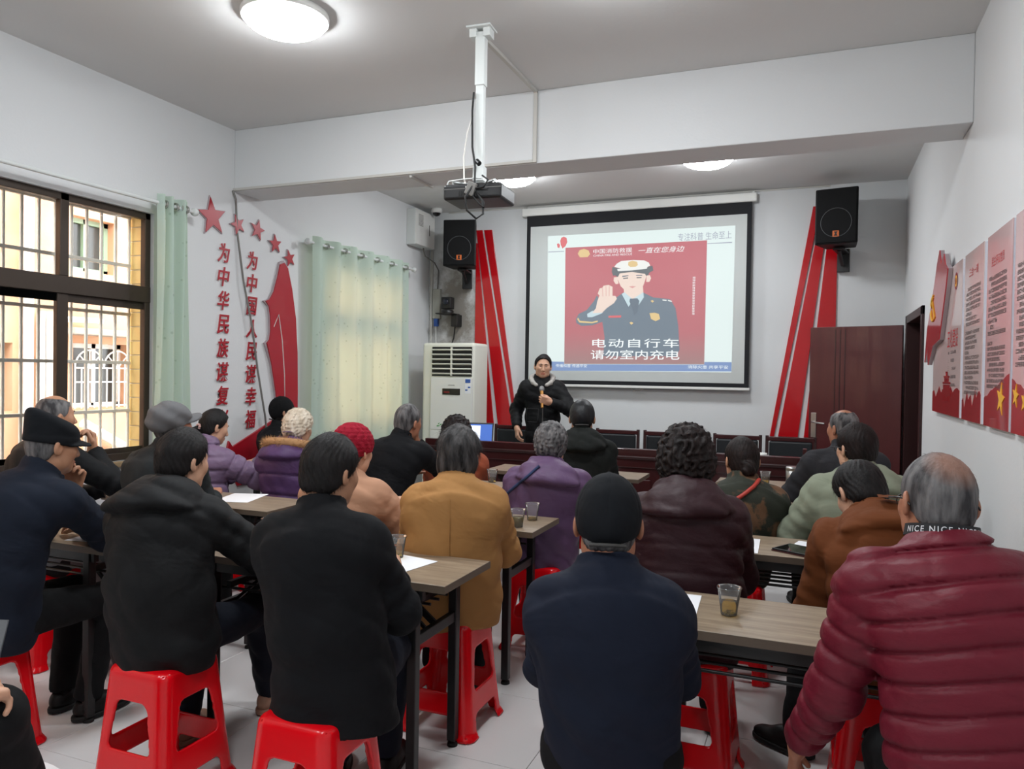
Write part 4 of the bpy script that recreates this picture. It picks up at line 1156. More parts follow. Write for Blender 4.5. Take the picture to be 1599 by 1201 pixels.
# ------------------------------------------------------------------ things on tables
CUPR = glass_mat('cup rim plastic', (0.8, 0.82, 0.82, 1), 0.5, 0.1)
def cup(x, y, z, label, tea='pale', level=0.045):
    t = empty('plastic_cup', (x, y, z), random.uniform(0, 6), label, 'cup', 'clear plastic cups')
    h, r0, r1 = 0.088, 0.0245, 0.0365
    prof = [(0.0, 0.0015), (r0, 0.0015), (r0 + 0.001, 0.004)] + [(r0 + (r1 - r0) * u, 0.004 + (h - 0.008) * u) for u in (0.2, 0.4, 0.58, 0.6, 0.8, 1.0)] + [(r1 + 0.002, h - 0.003), (r1 + 0.002, h)]
    MB().lathe(prof, n=28).build('wall', CUPM, t, fix=False)
    MB().lathe([(r1 + 0.0005, h - 0.004), (r1 + 0.0025, h - 0.0035), (r1 + 0.0028, h - 0.001), (r1 + 0.0005, h)], n=28).build('rim', CUPR, t, fix=False)
    if level > 0:
        rl = r0 + (r1 - r0) * level / h - 0.0012
        MB().lathe([(0.0, 0.003), (r0 - 0.0012, 0.003), (rl, level), (0.0, level)], n=24).build('tea', TEA if tea == 'pale' else TEAD, t)
    lf = MB(); rr = random.Random(int(x * 991))
    for k in range(16):
        a, rd, zz = rr.uniform(0, 6.3), rr.uniform(0, 0.019), rr.uniform(0.004, 0.014)
        lf.obox((rd * math.cos(a), rd * math.sin(a), zz), (0.006, 0.0022, 0.0007), Matrix.Rotation(rr.uniform(0, 3), 3, 'Z') @ Matrix.Rotation(rr.uniform(-0.6, 0.6), 3, 'X'))
    o = lf.build('tea_leaves', LEAF, t); o['kind'] = 'stuff'
    return t
Z0 = 0.7508
cup(-0.237, 2.453, Z0, 'clear plastic cup of pale tea on the nearest right table', 'pale', 0.042)
cup(-1.33, 3.42, Z0, 'plastic cup of dark tea beside the camel coat sleeve', 'dark', 0.048)
cup(-1.325, 3.61, Z0, 'nearly empty plastic cup behind the dark tea cup', 'pale', 0.014)
cup(-0.31, 5.56, Z0, 'plastic cup of tea beside the steel tumbler', 'pale', 0.05)
cup(-1.545, 2.64, Z0, 'plastic cup half hidden behind the long black coat', 'pale', 0.05)
cup(-2.235, 2.71, Z0, 'plastic cup beyond the sleeve of the black hooded jacket', 'pale', 0.03)
cup(-2.04, 4.75, Z0, 'plastic cup on the table behind the camel coat shoulder', 'pale', 0.03)
tb = empty('steel_tumbler', (-0.135, 5.60, Z0), 0, 'stainless steel tumbler standing on the table by the desk', 'tumbler')
MB().lathe([(0, 0), (0.04, 0), (0.042, 0.005), (0.042, 0.098), (0.04, 0.1)], n=28).build('body', STEEL, tb)
MB().lathe([(0.041, 0.1), (0.044, 0.102), (0.044, 0.122), (0.04, 0.128), (0.0, 0.128)], n=28).build('lid', STEEL, tb)
def sheet(x, y, rz, label, w=0.105, h=0.148, z=Z0):
    o = MB().box(-w, w, -h, h, 0, 0.0012).build('paper_sheet', PAPER); o.location = (x, y, z); o.rotation_euler = (0, 0, rz)
    return tag(o, label, 'paper', 'loose paper sheets')
sheet(-0.44, 2.47, 0.06, 'white sheet beside the navy jacketed man on the near table')
sheet(-0.32, 3.50, 0.03, 'white sheet by the elbow of the dark maroon puffer jacket')
sheet(0.06, 3.57, 1.35, 'white sheet beside the black tablet', 0.10, 0.14)
sheet(-1.50, 2.53, -0.2, 'white sheet on the table by the long black coat')
sheet(-2.90, 2.46, 0.2, 'white sheet under the arm of the navy capped man', 0.11, 0.15)
sheet(-3.08, 3.48, 0.3, 'white sheet on the table behind the black hooded jacket')
sheet(-3.68, 3.33, 0.5, 'white sheet beside the small white box under the window', 0.09, 0.1)
o = MB().box(-0.06, 0.06, -0.025, 0.025, 0, 0.025).build('white_box', WHTP, bevel=0.006); o.location = (-3.77, 3.50, Z0); tag(o, 'small white box on the table end under the barred window', 'box')
tbx = empty('tablet', (-0.03, 3.46, Z0), math.radians(62), 'black tablet in a folded cover on the second right table', 'tablet')
MB().box(-0.075, 0.075, -0.11, 0.11, 0.0, 0.004).build('cover', mat('dark red cover', srgb(70, 14, 20), 0.5), tbx, bevel=0.001)
MB().box(-0.073, 0.073, -0.108, 0.108, 0.0042, 0.012).build('body', BLKP, tbx, bevel=0.002)
MB().box(-0.066, 0.066, -0.098, 0.098, 0.0121, 0.0127).build('screen', mat('dark glossy screen', srgb(18, 18, 18), 0.05), tbx)

# ------------------------------------------------------------------ long mahogany desk, chairs, laptop
dk = empty('conference_desk', (-1.77, 6.7, 0), 0, 'long dark mahogany desk across the front of the room', 'desk')
MB().box(-1.68, 1.70, -0.22, 0.22, 0.735, 0.765).build('worktop', MAHO, dk, bevel=0.004)
MB().box(-1.70, 1.72, -0.27, -0.215, 0.70, 0.862).build('front_ledge', MAHO, dk, bevel=0.005)
MB().box(-1.69, 1.71, -0.30, -0.20, 0.775, 0.80).build('ledge_moulding', DARKW, dk, bevel=0.006)
for k in range(3):
    xa = -1.68 + k * 1.127
    pn = MB().box(xa + 0.006, xa + 1.121, -0.24, -0.215, 0.06, 0.70).build('front_panel', MAHO, dk, bevel=0.003)
    MB().box(xa + 0.10, xa + 1.03, -0.252, -0.238, 0.15, 0.60).build('raised_field', MAHO, pn, bevel=0.008)
for x in (-1.68, -0.56, 0.57, 1.68):
    MB().box(x - 0.02, x + 0.02, -0.22, 0.27, 0.06, 0.74).build('side_panel', MAHO, dk, bevel=0.003)
MB().box(-1.68, 1.70, -0.23, 0.24, 0.0, 0.06).build('plinth', DARKW, dk)
MB().box(1.69, 1.72, -0.26, -0.18, 0.80, 0.93).build('end_post', MAHO, dk, bevel=0.003)
CH = None
def chair(x, y, rz, label):
    global CH
    if CH is not None:
        return copy_tree(CH, (x, y, 0), rz, label)
    t = CH = empty('conference_chair', (x, y, 0), rz, label, 'chair', 'chairs behind the desk')
    for s in (-1, 1):
        MB().bar((s * 0.21, 0.20, 0.0), (s * 0.21, 0.24, 0.95), 0.03, 0.035, (0, 1, 0)).build('rear_post', DARKW, t, bevel=0.005)
        MB().box(s * 0.21 - 0.017, s * 0.21 + 0.017, -0.22, -0.185, 0, 0.63).build('leg', DARKW, t, bevel=0.004)
        MB().box(s * 0.21 - 0.022, s * 0.21 + 0.022, -0.23, 0.21, 0.63, 0.655).build('armrest', MAHO, t, bevel=0.008)
        MB().box(s * 0.21 - 0.01, s * 0.21 + 0.01, -0.19, 0.20, 0.38, 0.42).build('side_rail', DARKW, t, bevel=0.003)
    MB().box(-0.21, 0.21, 0.215, 0.245, 0.90, 0.94).build('top_rail', MAHO, t, bevel=0.006)
    MB().box(-0.19, 0.19, 0.205, 0.245, 0.56, 0.90).build('backrest', LEATH, t, bevel=0.015)
    MB().box(-0.20, 0.20, -0.22, 0.20, 0.41, 0.47).build('seat', LEATH, t, bevel=0.02)
    return t
for x, lb in ((-2.98, 'black leather chair behind the presenter'), (-1.85, 'dark wood chair hidden behind the man in black cap'), (-1.36, 'black leather chair right of the man in the black cap'),
              (-0.68, 'black leather chair behind the woman with a hair bun'), (-1.12 + 0.92, 'black leather chair at the far right end of the desk')):
    chair(x, 7.28, 0, lb)
lp = empty('laptop', (-3.08, 6.72, 0.766), math.radians(14), 'open laptop on the left end of the mahogany desk', 'laptop')
MB().box(-0.16, 0.16, -0.11, 0.11, 0, 0.018).build('base', BLKP, lp, bevel=0.004)
ld = MB().obox((0, 0.145, 0.12), (0.16, 0.004, 0.115), Matrix.Rotation(math.radians(-16), 3, 'X')).build('lid', BLKP, lp, bevel=0.003)
MB().obox((0, 0.1405, 0.121), (0.148, 0.0008, 0.1), Matrix.Rotation(math.radians(-16), 3, 'X')).build('screen', emis('laptop screen', srgb(70, 100, 170), 0.5), ld)
MB().obox((-0.02, 0.139, 0.122), (0.05, 0.0006, 0.085), Matrix.Rotation(math.radians(-16), 3, 'X')).build('screen_window', emis('laptop page', srgb(220, 226, 236), 0.5), ld)
mg = empty('white_mug', (-0.40, 6.62, 0.766), 0, 'white mug on the desk at right', 'mug')
MB().lathe([(0, 0), (0.033, 0), (0.04, 0.006), (0.042, 0.10), (0.039, 0.10), (0.037, 0.01), (0.0, 0.008)], n=24).build('body', WHTP, mg)
MB().tube([(0.04 + 0.028 * math.sin(a), 0, 0.052 + 0.03 * math.cos(a)) for a in [k * PI / 8 for k in range(9)]], 0.005, 8).build('handle', WHTP, mg)
nc = MB().box(-0.09, 0.09, -0.03, 0.03, 0, 0.012).build('name_card', mat('red card', srgb(190, 40, 44), 0.5), bevel=0.001); nc.location = (-0.22, 6.60, 0.766); tag(nc, 'flat red card lying on the desk beside the white mug', 'card')

# ------------------------------------------------------------------ people
def unit(v):
    v = np.asarray(v, float); return v / (np.linalg.norm(v) + 1e-9)
def wr(P, s, amp):
    """soft cloth folds"""
    q = P + V(s * 1.7, s * 0.9, s * 2.3)
    a = np.sin(q @ V(19, 8, 24) + 1.6 * np.sin(q @ V(-9, 14, 6)))
    b = np.sin(q @ V(-13, 21, 17) + 1.3 * np.sin(q @ V(11, -5, 12)))
    c = np.sin(q @ V(30, -22, 41) + 1.2 * np.sin(q @ V(15, 18, -8)))
    return amp * (0.55 * (1 - 2 * np.abs(a)) + 0.45 * (1 - 2 * np.abs(b)) + 0.25 * c)
def ik(a, c, l1, l2, pole):
    a, c = np.asarray(a, float), np.asarray(c, float)
    d = c - a; L = np.linalg.norm(d)
    if L > (l1 + l2) * 0.995:
        s = L / ((l1 + l2) * 0.995); l1, l2 = l1 * s, l2 * s
    n = d / L
    x = (l1 * l1 - l2 * l2 + L * L) / (2 * L)
    h = math.sqrt(max(l1 * l1 - x * x, 0))
    p = np.asarray(pole, float); p = p - n * (p @ n); p = unit(p)
    return a + n * x + p * h
def local(P, c, R, fn):
    """evaluate fn only near c"""
    r = np.sqrt(((P - np.asarray(c, np.float32)) ** 2).sum(1))
    d = r - R * 0.6
    m = r < R
    if m.any():
        d[m] = fn(P[m])
    return d
HS0 = 0.885
def head_sdf(L):
    """head in its own frame: x right, y forward, z up, metres before scaling by HS"""
    ax = L.copy(); ax[:, 0] = np.abs(ax[:, 0])
    d = ell(L, (0, -0.012, 0.035), (0.083, 0.097, 0.098))
    d = smin(d, ell(L, (0, 0.028, -0.04), (0.069, 0.062, 0.083)), 0.045)
    d = smin(d, ell(L, (0, 0.062, -0.096), (0.032, 0.022, 0.021)), 0.035)
    d = smin(d, ell(ax, (0.043, 0.055, -0.018), (0.027, 0.025, 0.026)), 0.03)
    d = smin(d, ell(ax, (0.056, 0.012, -0.07), (0.020, 0.032, 0.030)), 0.03)
    d = smin(d, cap(ax, (0.0, 0.084, 0.030), (0.042, 0.073, 0.030), 0.010, 0.008), 0.016)
    d = smax(d, -ell(ax, (0.032, 0.100, 0.006), (0.019, 0.017, 0.012)), 0.012)
    d = smin(d, cap(L, (0, 0.087, 0.014), (0, 0.107, -0.034), 0.008, 0.013), 0.014)
    d = smin(d, ell(ax, (0.012, 0.096, -0.039), (0.009, 0.010, 0.008)), 0.008)
    d = smin(d, ell(L, (0, 0.090, -0.066), (0.023, 0.010, 0.0055)), 0.006)
    d = smin(d, ell(L, (0, 0.088, -0.077), (0.019, 0.011, 0.007)), 0.006)
    d = smax(d, -ell(L, (0, 0.103, -0.0715), (0.023, 0.008, 0.0022)), 0.003)
    e = ell(ax - (ax[:, 1:2] + 0.012) * V(-0.34, 0, 0), (0.089, -0.016, -0.004), (0.010, 0.021, 0.034))
    e = smax(e, -ell(ax, (0.100, -0.004, 0.0), (0.010, 0.012, 0.019)), 0.006)
    d = smin(d, e, 0.010)
    return d
def hand_fn(wrist, d, n, side, curl, spread=0.0, thumb=0.0):
    """wrist point, finger direction d, back-of-hand normal n, side=+1 thumb towards x"""
    d = unit(d); n = unit(np.asarray(n, float) - d * (np.asarray(n, float) @ d)); x = np.cross(d, n) * side
    M = np.stack([x, d, n]).astype(np.float32)
    segs = []
    for i, (bx_, L, r) in enumerate(((0.029, 0.070, 0.0088), (0.010, 0.078, 0.0090), (-0.010, 0.072, 0.0086), (-0.028, 0.056, 0.0078))):
        p = np.array([bx_, 0.088 - 0.004 * abs(i - 1), 0.0]); ang = 0.0; pts = [p]
        for k, fr in enumerate((0.45, 0.31, 0.24)):
            ang += curl[i] * (0.8, 1.0, 0.7)[k] if isinstance(curl, (list, tuple)) else curl * (0.8, 1.0, 0.7)[k]
            p = p + L * fr * np.array([spread * (1.5 - i) * 0.3, math.cos(ang), -math.sin(ang)]); pts.append(p)
        segs.append((pts, r))
    th = [np.array([0.026, 0.018, -0.006]), np.array([0.050 - 0.012 * thumb, 0.046, -0.014 - 0.014 * thumb]), np.array([0.056 - 0.026 * thumb, 0.072, -0.022 - 0.02 * thumb]), np.array([0.056 - 0.034 * thumb, 0.093, -0.028 - 0.022 * thumb])]
    w0 = np.asarray(wrist, np.float32)
    def fn(P):
        L = (P - w0) @ M.T
        p = rbox(L, (0, 0.046, 0), (0.040, 0.050, 0.0135), 0.012)
        p = smin(p, cap(L, (0, -0.03, 0), (0, 0.015, 0), 0.026, 0.024), 0.02)
        p = smin(p, ell(L, (0.024, 0.030, -0.010), (0.018, 0.030, 0.014)), 0.012)
        fg = None
        for pts, r in segs:
            for k in range(3):
                c = cap(L, pts[k], pts[k + 1], r * (1 - 0.06 * k), r * (0.94 - 0.06 * k))
                fg = c if fg is None else np.minimum(fg, c)
        t = np.minimum(np.minimum(cap(L, th[0], th[1], 0.013, 0.0115), cap(L, th[1], th[2], 0.0112, 0.010)), cap(L, th[2], th[3], 0.0098, 0.0085))
        return smin(smin(p, fg, 0.006), t, 0.008)
    return fn, w0 + M.T @ np.array([0, 0.07, 0], np.float32)

SKIN = {}
def skin(tone):
    if tone not in SKIN:
        c = {'tan': srgb(186, 136, 106), 'fair': srgb(208, 160, 132), 'ruddy': srgb(178, 120, 92)}[tone]
        m = mat('skin ' + tone, c, 0.5, var=(14, 0.12), bump=(160, 0.06))
        b = m.node_tree.nodes['Principled BSDF']
        b.inputs['Subsurface Weight'].default_value = 0.0
        SKIN[tone] = [m, mat('lips ' + tone, (c[0] * 0.86, c[1] * 0.55, c[2] * 0.55, 1), 0.45)]
    return SKIN[tone]
EYEW = mat('eye white', srgb(190, 180, 170), 0.3); EYEI = mat('dark iris', srgb(26, 16, 12), 0.1)
FAB = {}
def fabric(name, rgb, rough=0.85, fine=900, fstr=0.14, var=0.18, sheen=0.0, spec=0.25):
    if name not in FAB:
        FAB[name] = mat(name, srgb(*rgb), rough, bump=(fine, fstr), var=(5.0, var), sheen=sheen, spec=spec, crease=(4.5, 0.5, 0.035, False), stretch=(1.0, 1.0, 1.5))
    return FAB[name]
def hairmat(name, rgb, rgb2=None):
    if name not in FAB:
        FAB[name] = mat(name, srgb(*rgb), 0.58, bump=(140, 0.35), var=(38, 0.5, srgb(*(rgb2 or [c * 0.5 for c in rgb])), (0.35, 0.65)), stretch=(1, 1, 0.25), spec=0.25)
    return FAB[name]
BLKH = ('black hair', (15, 13, 13), (30, 26, 26)); GRYH = ('iron grey hair', (120, 118, 118), (52, 50, 52)); WHTH = ('cream white hair', (226, 214, 196), (196, 180, 158)); BRNH = ('dark brown hair', (32, 20, 18), (18, 11, 10)); SPH = ('black hair streaked grey', (20, 19, 20), (84, 82, 82))

_kr = np.random.default_rng(3)
_K = [(unit(_kr.normal(0, 1, 3)).astype(np.float32), unit(_kr.normal(0, 1, 3)).astype(np.float32), float(_kr.uniform(0, 6))) for _ in range(6)]
def cnoise(L, nf):
    n = 0
    for i, (a, b, ph) in enumerate(_K):
        n = n + np.sin(L @ (a * nf * (0.7 + 0.13 * i)) + ph + 1.7 * np.sin(L @ (b * nf * 0.45) + ph * 2))
    return n / 2.6
def hair_fn(style):
    st = dict(th=0.013, zmin=-0.075, noise=0.0016, nf=60.0)
    hl = [(-0.30, -0.13), (-0.08, -0.058), (-0.03, -0.03), (0.0, 0.010), (0.025, 0.032), (0.05, 0.046), (0.075, 0.056), (0.09, 0.066), (0.11, 0.088), (0.13, 0.13), (0.2, 0.2)]
    if style == 'crop': st.update(th=0.006, noise=0.0015)
    if style == 'short': st.update(th=0.013, zmin=-0.06, noise=0.0025)
    if style == 'thick': st.update(th=0.017, zmin=-0.068, noise=0.0022)
    if style == 'bob':
        st.update(th=0.024, zmin=-0.145, noise=0.0022)
        hl = [(-0.30, 0.0), (-0.13, 0.012), (-0.05, 0.03), (0.0, 0.045), (0.05, 0.065), (0.09, 0.095), (0.12, 0.13), (0.2, 0.2)]
    if style == 'curly':
        st.update(th=0.036, zmin=-0.12, noise=0.008, nf=190.0)
        hl = [(-0.30, -0.03), (-0.10, -0.02), (-0.04, 0.015), (0.0, 0.04), (0.05, 0.068), (0.09, 0.10), (0.12, 0.14), (0.2, 0.2)]
    if style == 'fluffy': st.update(th=0.024, zmin=-0.095, noise=0.0038, nf=250.0)
    if style in ('bun', 'tail'): st.update(th=0.014, zmin=-0.09, noise=0.002)
    if style in ('bald', 'thin'):
        st.update(th=0.007, noise=0.0012)
    z_, y_ = np.array([a for a, b in hl]), np.array([b for a, b in hl])
    def fn(L):
        d = ell(L, (0, -0.012, 0.035), (0.083 + st['th'], 0.097 + st['th'], 0.098 + st['th']))
        d = smin(d, ell(L, (0, -0.045, -0.03), (0.062 + st['th'], 0.045 + st['th'], 0.06)), 0.04)
        if style == 'bob':
            d = smin(d, ell(L, (0, -0.035, -0.06), (0.092, 0.075, 0.095)), 0.04)
        if style == 'curly':
            d = smin(d, ell(L, (0, -0.03, -0.02), (0.112, 0.115, 0.095)), 0.05)
        nf = st['nf']
        ang = np.arctan2(L[:, 0], -L[:, 1] + 0.03)
        cur = style in ('curly', 'fluffy')
        d = d - st['noise'] * (cnoise(L, nf) + (0 if cur else 0.6 * np.sin(ang * 40 + 6 * np.sin(L[:, 2] * 30))))
        d = np.maximum(d, (L[:, 1] - np.interp(L[:, 2], z_, y_) + 0.004 * cnoise(L, 260.0)) * 0.75)
        d = np.maximum(d, st['zmin'] + 0.012 * np.sin(L[:, 0] * 90) * (1 if style in ('bob', 'curly', 'fluffy') else 0.3) - L[:, 2])
        if style == 'bald':
            d = np.maximum(d, -ell(L, (0, 0.03, 0.13), (0.062, 0.105, 0.05)))
        if style == 'bun':
            d = smin(d, ell(L, (0.0, -0.122, -0.035), (0.042, 0.036, 0.045)) - 0.004 * np.sin(L @ V(120, 60, 90)), 0.015)
        if style == 'tail':
            d = smin(d, cap(L, (0, -0.112, -0.02), (-0.01, -0.150, -0.06), 0.022, 0.028), 0.012)
            d = smin(d, cap(L, (-0.01, -0.150, -0.06), (-0.01, -0.14, -0.16), 0.028, 0.012), 0.012)
        return d
    return fn
def cap_fn(kind):
    def base(L, c, r, tilt, z0, shell=True):
        d = ell(L, c, r)
        d = np.maximum(d, (z0 + tilt * L[:, 1]) - L[:, 2])
        return d
    def fn(L):
        if kind == 'army':
            q = L * V(1, 1, 0)
            fl = 1.0 + 0.35 * np.clip(L[:, 2] - 0.03, -0.02, 0.10)
            d = ell(q / fl[:, None], (0, -0.010, 0), (0.097, 0.113, 1.0))
            d = smax(d, L[:, 2] - 0.132 + 0.40 * L[:, 1] + 1.2 * L[:, 0] ** 2, 0.045)
            d = smax(d, 0.010 - 0.10 * L[:, 1] - L[:, 2], 0.006)
            d = d - 0.002 * np.exp(-((L[:, 2] - 0.035) / 0.012) ** 4)
        elif kind == 'flat':
            d = base(L, (0, -0.02, 0.048), (0.110, 0.128, 0.100), 0.15, 0.004)
            d = d - 0.004 * np.sin(L @ V(20, 45, 60))
        elif kind == 'knit':
            ang = np.arctan2(L[:, 0], L[:, 1] + 0.02)
            d = base(L, (0, -0.02, 0.045), (0.104, 0.122, 0.112), 0.35, 0.0)
            d = d - 0.006 * np.abs(np.sin(ang * 7 + np.sin(L[:, 2] * 70) * 0.9)) - 0.003 * np.abs(np.sin(L[:, 2] * 150))
            d = smin(d, ell(L, (0, 0.045, 0.055), (0.07, 0.085, 0.03)), 0.02)
        else:
            d = base(L, (0, -0.014, 0.032), (0.098, 0.116, 0.122), 0.30, -0.012)
            ang = np.arctan2(L[:, 0], L[:, 1] + 0.012)
            d = d + 0.0022 * np.exp(-((np.sin(ang * 3)) / 0.10) ** 2) * (L[:, 2] > 0.03)
            d = np.minimum(d, ell(L, (0, -0.012, 0.151), (0.009, 0.009, 0.006)))
        if kind != 'knit':
            yb, bl = (0.09, 0.10) if kind != 'flat' else (0.09, 0.125)
            zz = L[:, 2] - (0.036 if kind != 'flat' else 0.040) + 0.30 * np.maximum(L[:, 1] - yb, 0) + 4.0 * L[:, 0] ** 2 * 0.9 - (0.25 * np.maximum(L[:, 1] - yb, 0) if kind == 'flat' else 0)
            pl = np.sqrt((L[:, 0] / 0.088) ** 2 + ((L[:, 1] - 0.06) / bl) ** 2) - 1
            br = smax(pl * 0.07, np.abs(zz) - (0.0045 if kind != 'flat' else 0.007), 0.004)
            br = np.maximum(br, 0.03 - L[:, 1])
            d = smin(d, br, 0.008)
        inner = ell(L, (0, -0.012, 0.03), (0.0835, 0.0985, 0.099))
        return np.maximum(d, -inner)
    return fn
def strands(vt, Lloc, n, length, seed, droop=0.4, rad=0.00055):
    """thin hair strands growing from the hair surface (head-local input)"""
    r = np.random.default_rng(seed)
    pick = r.integers(0, len(Lloc), n)
    mbv, mbf = [], []
    for i in pick:
        p = Lloc[i].astype(float)
        c = np.array([0, -0.012, 0.035]); nrm = unit((p - c) / np.array([0.083, 0.097, 0.098]) ** 2)
        crown = np.array([0.01, -0.06, 0.13])
        t = unit((p - crown) - nrm * ((p - crown) @ nrm) + r.normal(0, 0.012, 3))
        L = length * r.uniform(0.5, 1.2); pts = [p - nrm * 0.003]
        for k in range(3):
            q = pts[-1] + (t * 0.95 + nrm * (0.20 - 0.13 * k) * r.uniform(0.0, 1.2) + np.array([0, 0, -droop * k * 0.3]) + r.normal(0, 0.12, 3)) * L / 3
            pts.append(q)
        side = unit(np.cross(t, nrm)) * rad; nn = nrm * rad
        b = len(mbv)
        for k, q in enumerate(pts):
            w = 1 - 0.3 * k
            mbv += [q + side * w, q - side * w * 0.5 + nn * w, q - side * w * 0.5 - nn * w]
        for k in range(3):
            for j in range(3):
                a0, a1 = b + k * 3 + j, b + k * 3 + (j + 1) % 3
                mbf.append((a0, a1, a1 + 3, a0 + 3))
    return np.array(mbv, np.float32), np.array(mbf, int)

def scalp_mat(h):
    m = hairmat(*h).copy(); m.name = 'thinning grey hair'
    nt = m.node_tree; b = nt.nodes['Principled BSDF']
    old = b.inputs['Base Color'].links[0].from_socket
    at = nt.nodes.new('ShaderNodeAttribute'); at.attribute_name = 'scalp'
    mx = nt.nodes.new('ShaderNodeMix'); mx.data_type = 'RGBA'; mx.inputs[7].default_value = srgb(158, 118, 102)
    ml = nt.nodes.new('ShaderNodeMath'); ml.operation = 'MULTIPLY'; ml.inputs[1].default_value = 0.8
    nt.links.new(at.outputs['Fac'], ml.inputs[0]); nt.links.new(ml.outputs[0], mx.inputs[0]); nt.links.new(old, mx.inputs[6]); nt.links.new(mx.outputs[2], b.inputs['Base Color'])
    return m
def person(label, seat, H, body=0, head=(0, 0, 0), sw=0.15, seat_h=0.46, hunch=0.05, arms=(None, None), coat=None, trousers=None, tone='tan', hair=('crop', BLKH), cap_=None, quilt=0, quilt_d=0.007, hood=False, collar=0.045, hem=None, fold=0.004, vb=0.006, vj=0.011,
           legs=None, shoes=None, hips=0.175, sleeve=1.0, waist=1.0, glasses=False, n_str=500, hood_col=None, hands=(0.5, 0.5), standing=False, stool_lab=None, stool_rz=0.0, seed=1, collar_mat=None, fur=False, lapel=False, scarf=None, hair_len=0.02, trunk=1.0, skirt=None, stool_xy=None, hs=None, hood_front=False, nb_dz=0.016):
    HS = hs or HS0
    ca, sa = math.cos(math.radians(body)), math.sin(math.radians(body))
    F = np.array([sa, ca, 0.0]); R = np.array([ca, -sa, 0.0]); U = np.array([0, 0, 1.0])
    base = np.array([seat[0], seat[1], 0.0])
    H = np.array(H, float)
    # head frame
    hy, hp, hr = [math.radians(a) for a in head]
    f0 = np.array([math.sin(hy), math.cos(hy), 0]); r0 = np.array([math.cos(hy), -math.sin(hy), 0])
    hf = f0 * math.cos(hp) - U * math.sin(hp); hu = U * math.cos(hp) + f0 * math.sin(hp)
    hr_, hu = r0 * math.cos(hr) + hu * math.sin(hr), hu * math.cos(hr) - r0 * math.sin(hr)
    Mh = np.stack([hr_, hf, hu]).astype(np.float32)
    def toL(P): return ((P - H.astype(np.float32)) @ Mh.T / HS).astype(np.float32)
    def toW(L): return H + HS * (np.asarray(L, float) @ Mh)
    NB = 0.75 * toW((0, -0.035, -0.165)) + 0.25 * (H - U * 0.155 - F * 0.03)
    NB = NB + U * nb_dz
    pel = base + U * (seat_h + 0.10)
    d = NB - pel
    m1 = pel + d * 0.33 - F * hunch * 0.7
    m2 = pel + d * 0.72 - F * hunch
    up = unit(NB - m2)
    sc = NB - up * 0.075 - U * 0.005
    SH = [sc - R * sw + F * 0.01, sc + R * sw + F * 0.01]
    # arms: wrist targets in body coords (right, forward, world z)
    W, E, HD = [], [], []
    for s in (0, 1):
        sg = -1 if s == 0 else 1
        a = arms[s] or dict(w=(sg * 0.08, 0.36, 0.80))
        w = base + R * a['w'][0] + F * a['w'][1]; w[2] = a['w'][2]
        p = a.get('pole', (sg * 0.42, -0.25, -0.85))
        W.append(w); E.append(ik(SH[s], w, 0.285, 0.255, R * p[0] + F * p[1] + U * p[2]))
        hd = a.get('dir'); nn = a.get('n', (0, 0, 1))
        hd = unit(w - E[s]) if hd is None else unit(R * hd[0] + F * hd[1] + U * hd[2])
        HD.append((hd, R * nn[0] + F * nn[1] + U * nn[2], a.get('curl', 0.45), a.get('thumb', 0.2)))
    # legs
    lg = legs or {}
    hip = [pel - R * 0.085 - U * 0.02, pel + R * 0.085 - U * 0.02]
    KN, AN, TO = [], [], []
    for s in (0, 1):
        sg = -1 if s == 0 else 1
        if standing:
            k = hip[s] * 0.5 + 0.5 * (base + R * sg * 0.09) + F * 0.02; k[2] = 0.47
            an = base + R * sg * 0.11 + U * 0.085
        else:
            kk = lg.get('k%d' % s, (sg * 0.10, 0.42, seat_h + 0.045))
            k = base + R * kk[0] + F * kk[1]; k[2] = kk[2]
            aa = lg.get('a%d' % s, (sg * 0.11, 0.38, 0.09))
            an = base + R * aa[0] + F * aa[1]; an[2] = aa[2]
        KN.append(k); AN.append(an)
        td = lg.get('t%d' % s, (sg * 0.12, 1.0, 0))
        TO.append(R * td[0] + F * td[1] + U * td[2])
    root = empty('person', tuple(base), 0, label, 'person', None)
    if fur or scarf: pass
    # ---- skin body: one continuous surface
    hfn = [hand_fn(W[s], HD[s][0], HD[s][1], (1 if s == 0 else -1), HD[s][2], 0.2, HD[s][3]) for s in (0, 1)]
    pelv = pel.astype(np.float32)
    def body_f(P):
        dd = local(P, H, 0.24, lambda Q: head_sdf(toL(Q)) * HS)
        dd = smin(dd, cap(P, toW((0, -0.028, -0.05)), NB, 0.054, 0.060), 0.03)
        dd = smin(dd, cap(P, NB - up * 0.02, m2, 0.06, 0.07), 0.03)
        for s in (0, 1):
            dd = smin(dd, cap(P, sc, SH[s], 0.05, 0.045), 0.03)
            dd = smin(dd, cap(P, SH[s], E[s], 0.042, 0.036), 0.02)
            dd = smin(dd, cap(P, E[s], W[s], 0.036, 0.025), 0.015)
            fn, cc = hfn[s]
            dd = smin(dd, local(P, cc, 0.17, fn), 0.012)
        return dd
    allp = np.array([toW((0, 0, 0.17)), toW((0.12, 0.13, 0)), toW((-0.12, 0.13, 0)), toW((0, -0.14, -0.1)), NB, m2 - 0.09, m2 + 0.09] + [x + o for x in W + E + SH for o in (-0.06, 0.06)] + [W[s] + HD[s][0] * 0.19 + o for s in (0, 1) for o in (-0.06, 0.06)])
    vt, q = mesh_sdf(body_f, allp.min(0) - 0.02, allp.max(0) + 0.02, vb)
    fc = toL(vt[q].mean(1))
    lips = (np.abs(fc[:, 0]) < 0.024) & (fc[:, 1] > 0.086) & (fc[:, 2] < -0.060) & (fc[:, 2] > -0.083)
    bo = sdf_obj('body', vt, q, skin(tone), root, base, lips.astype(int))
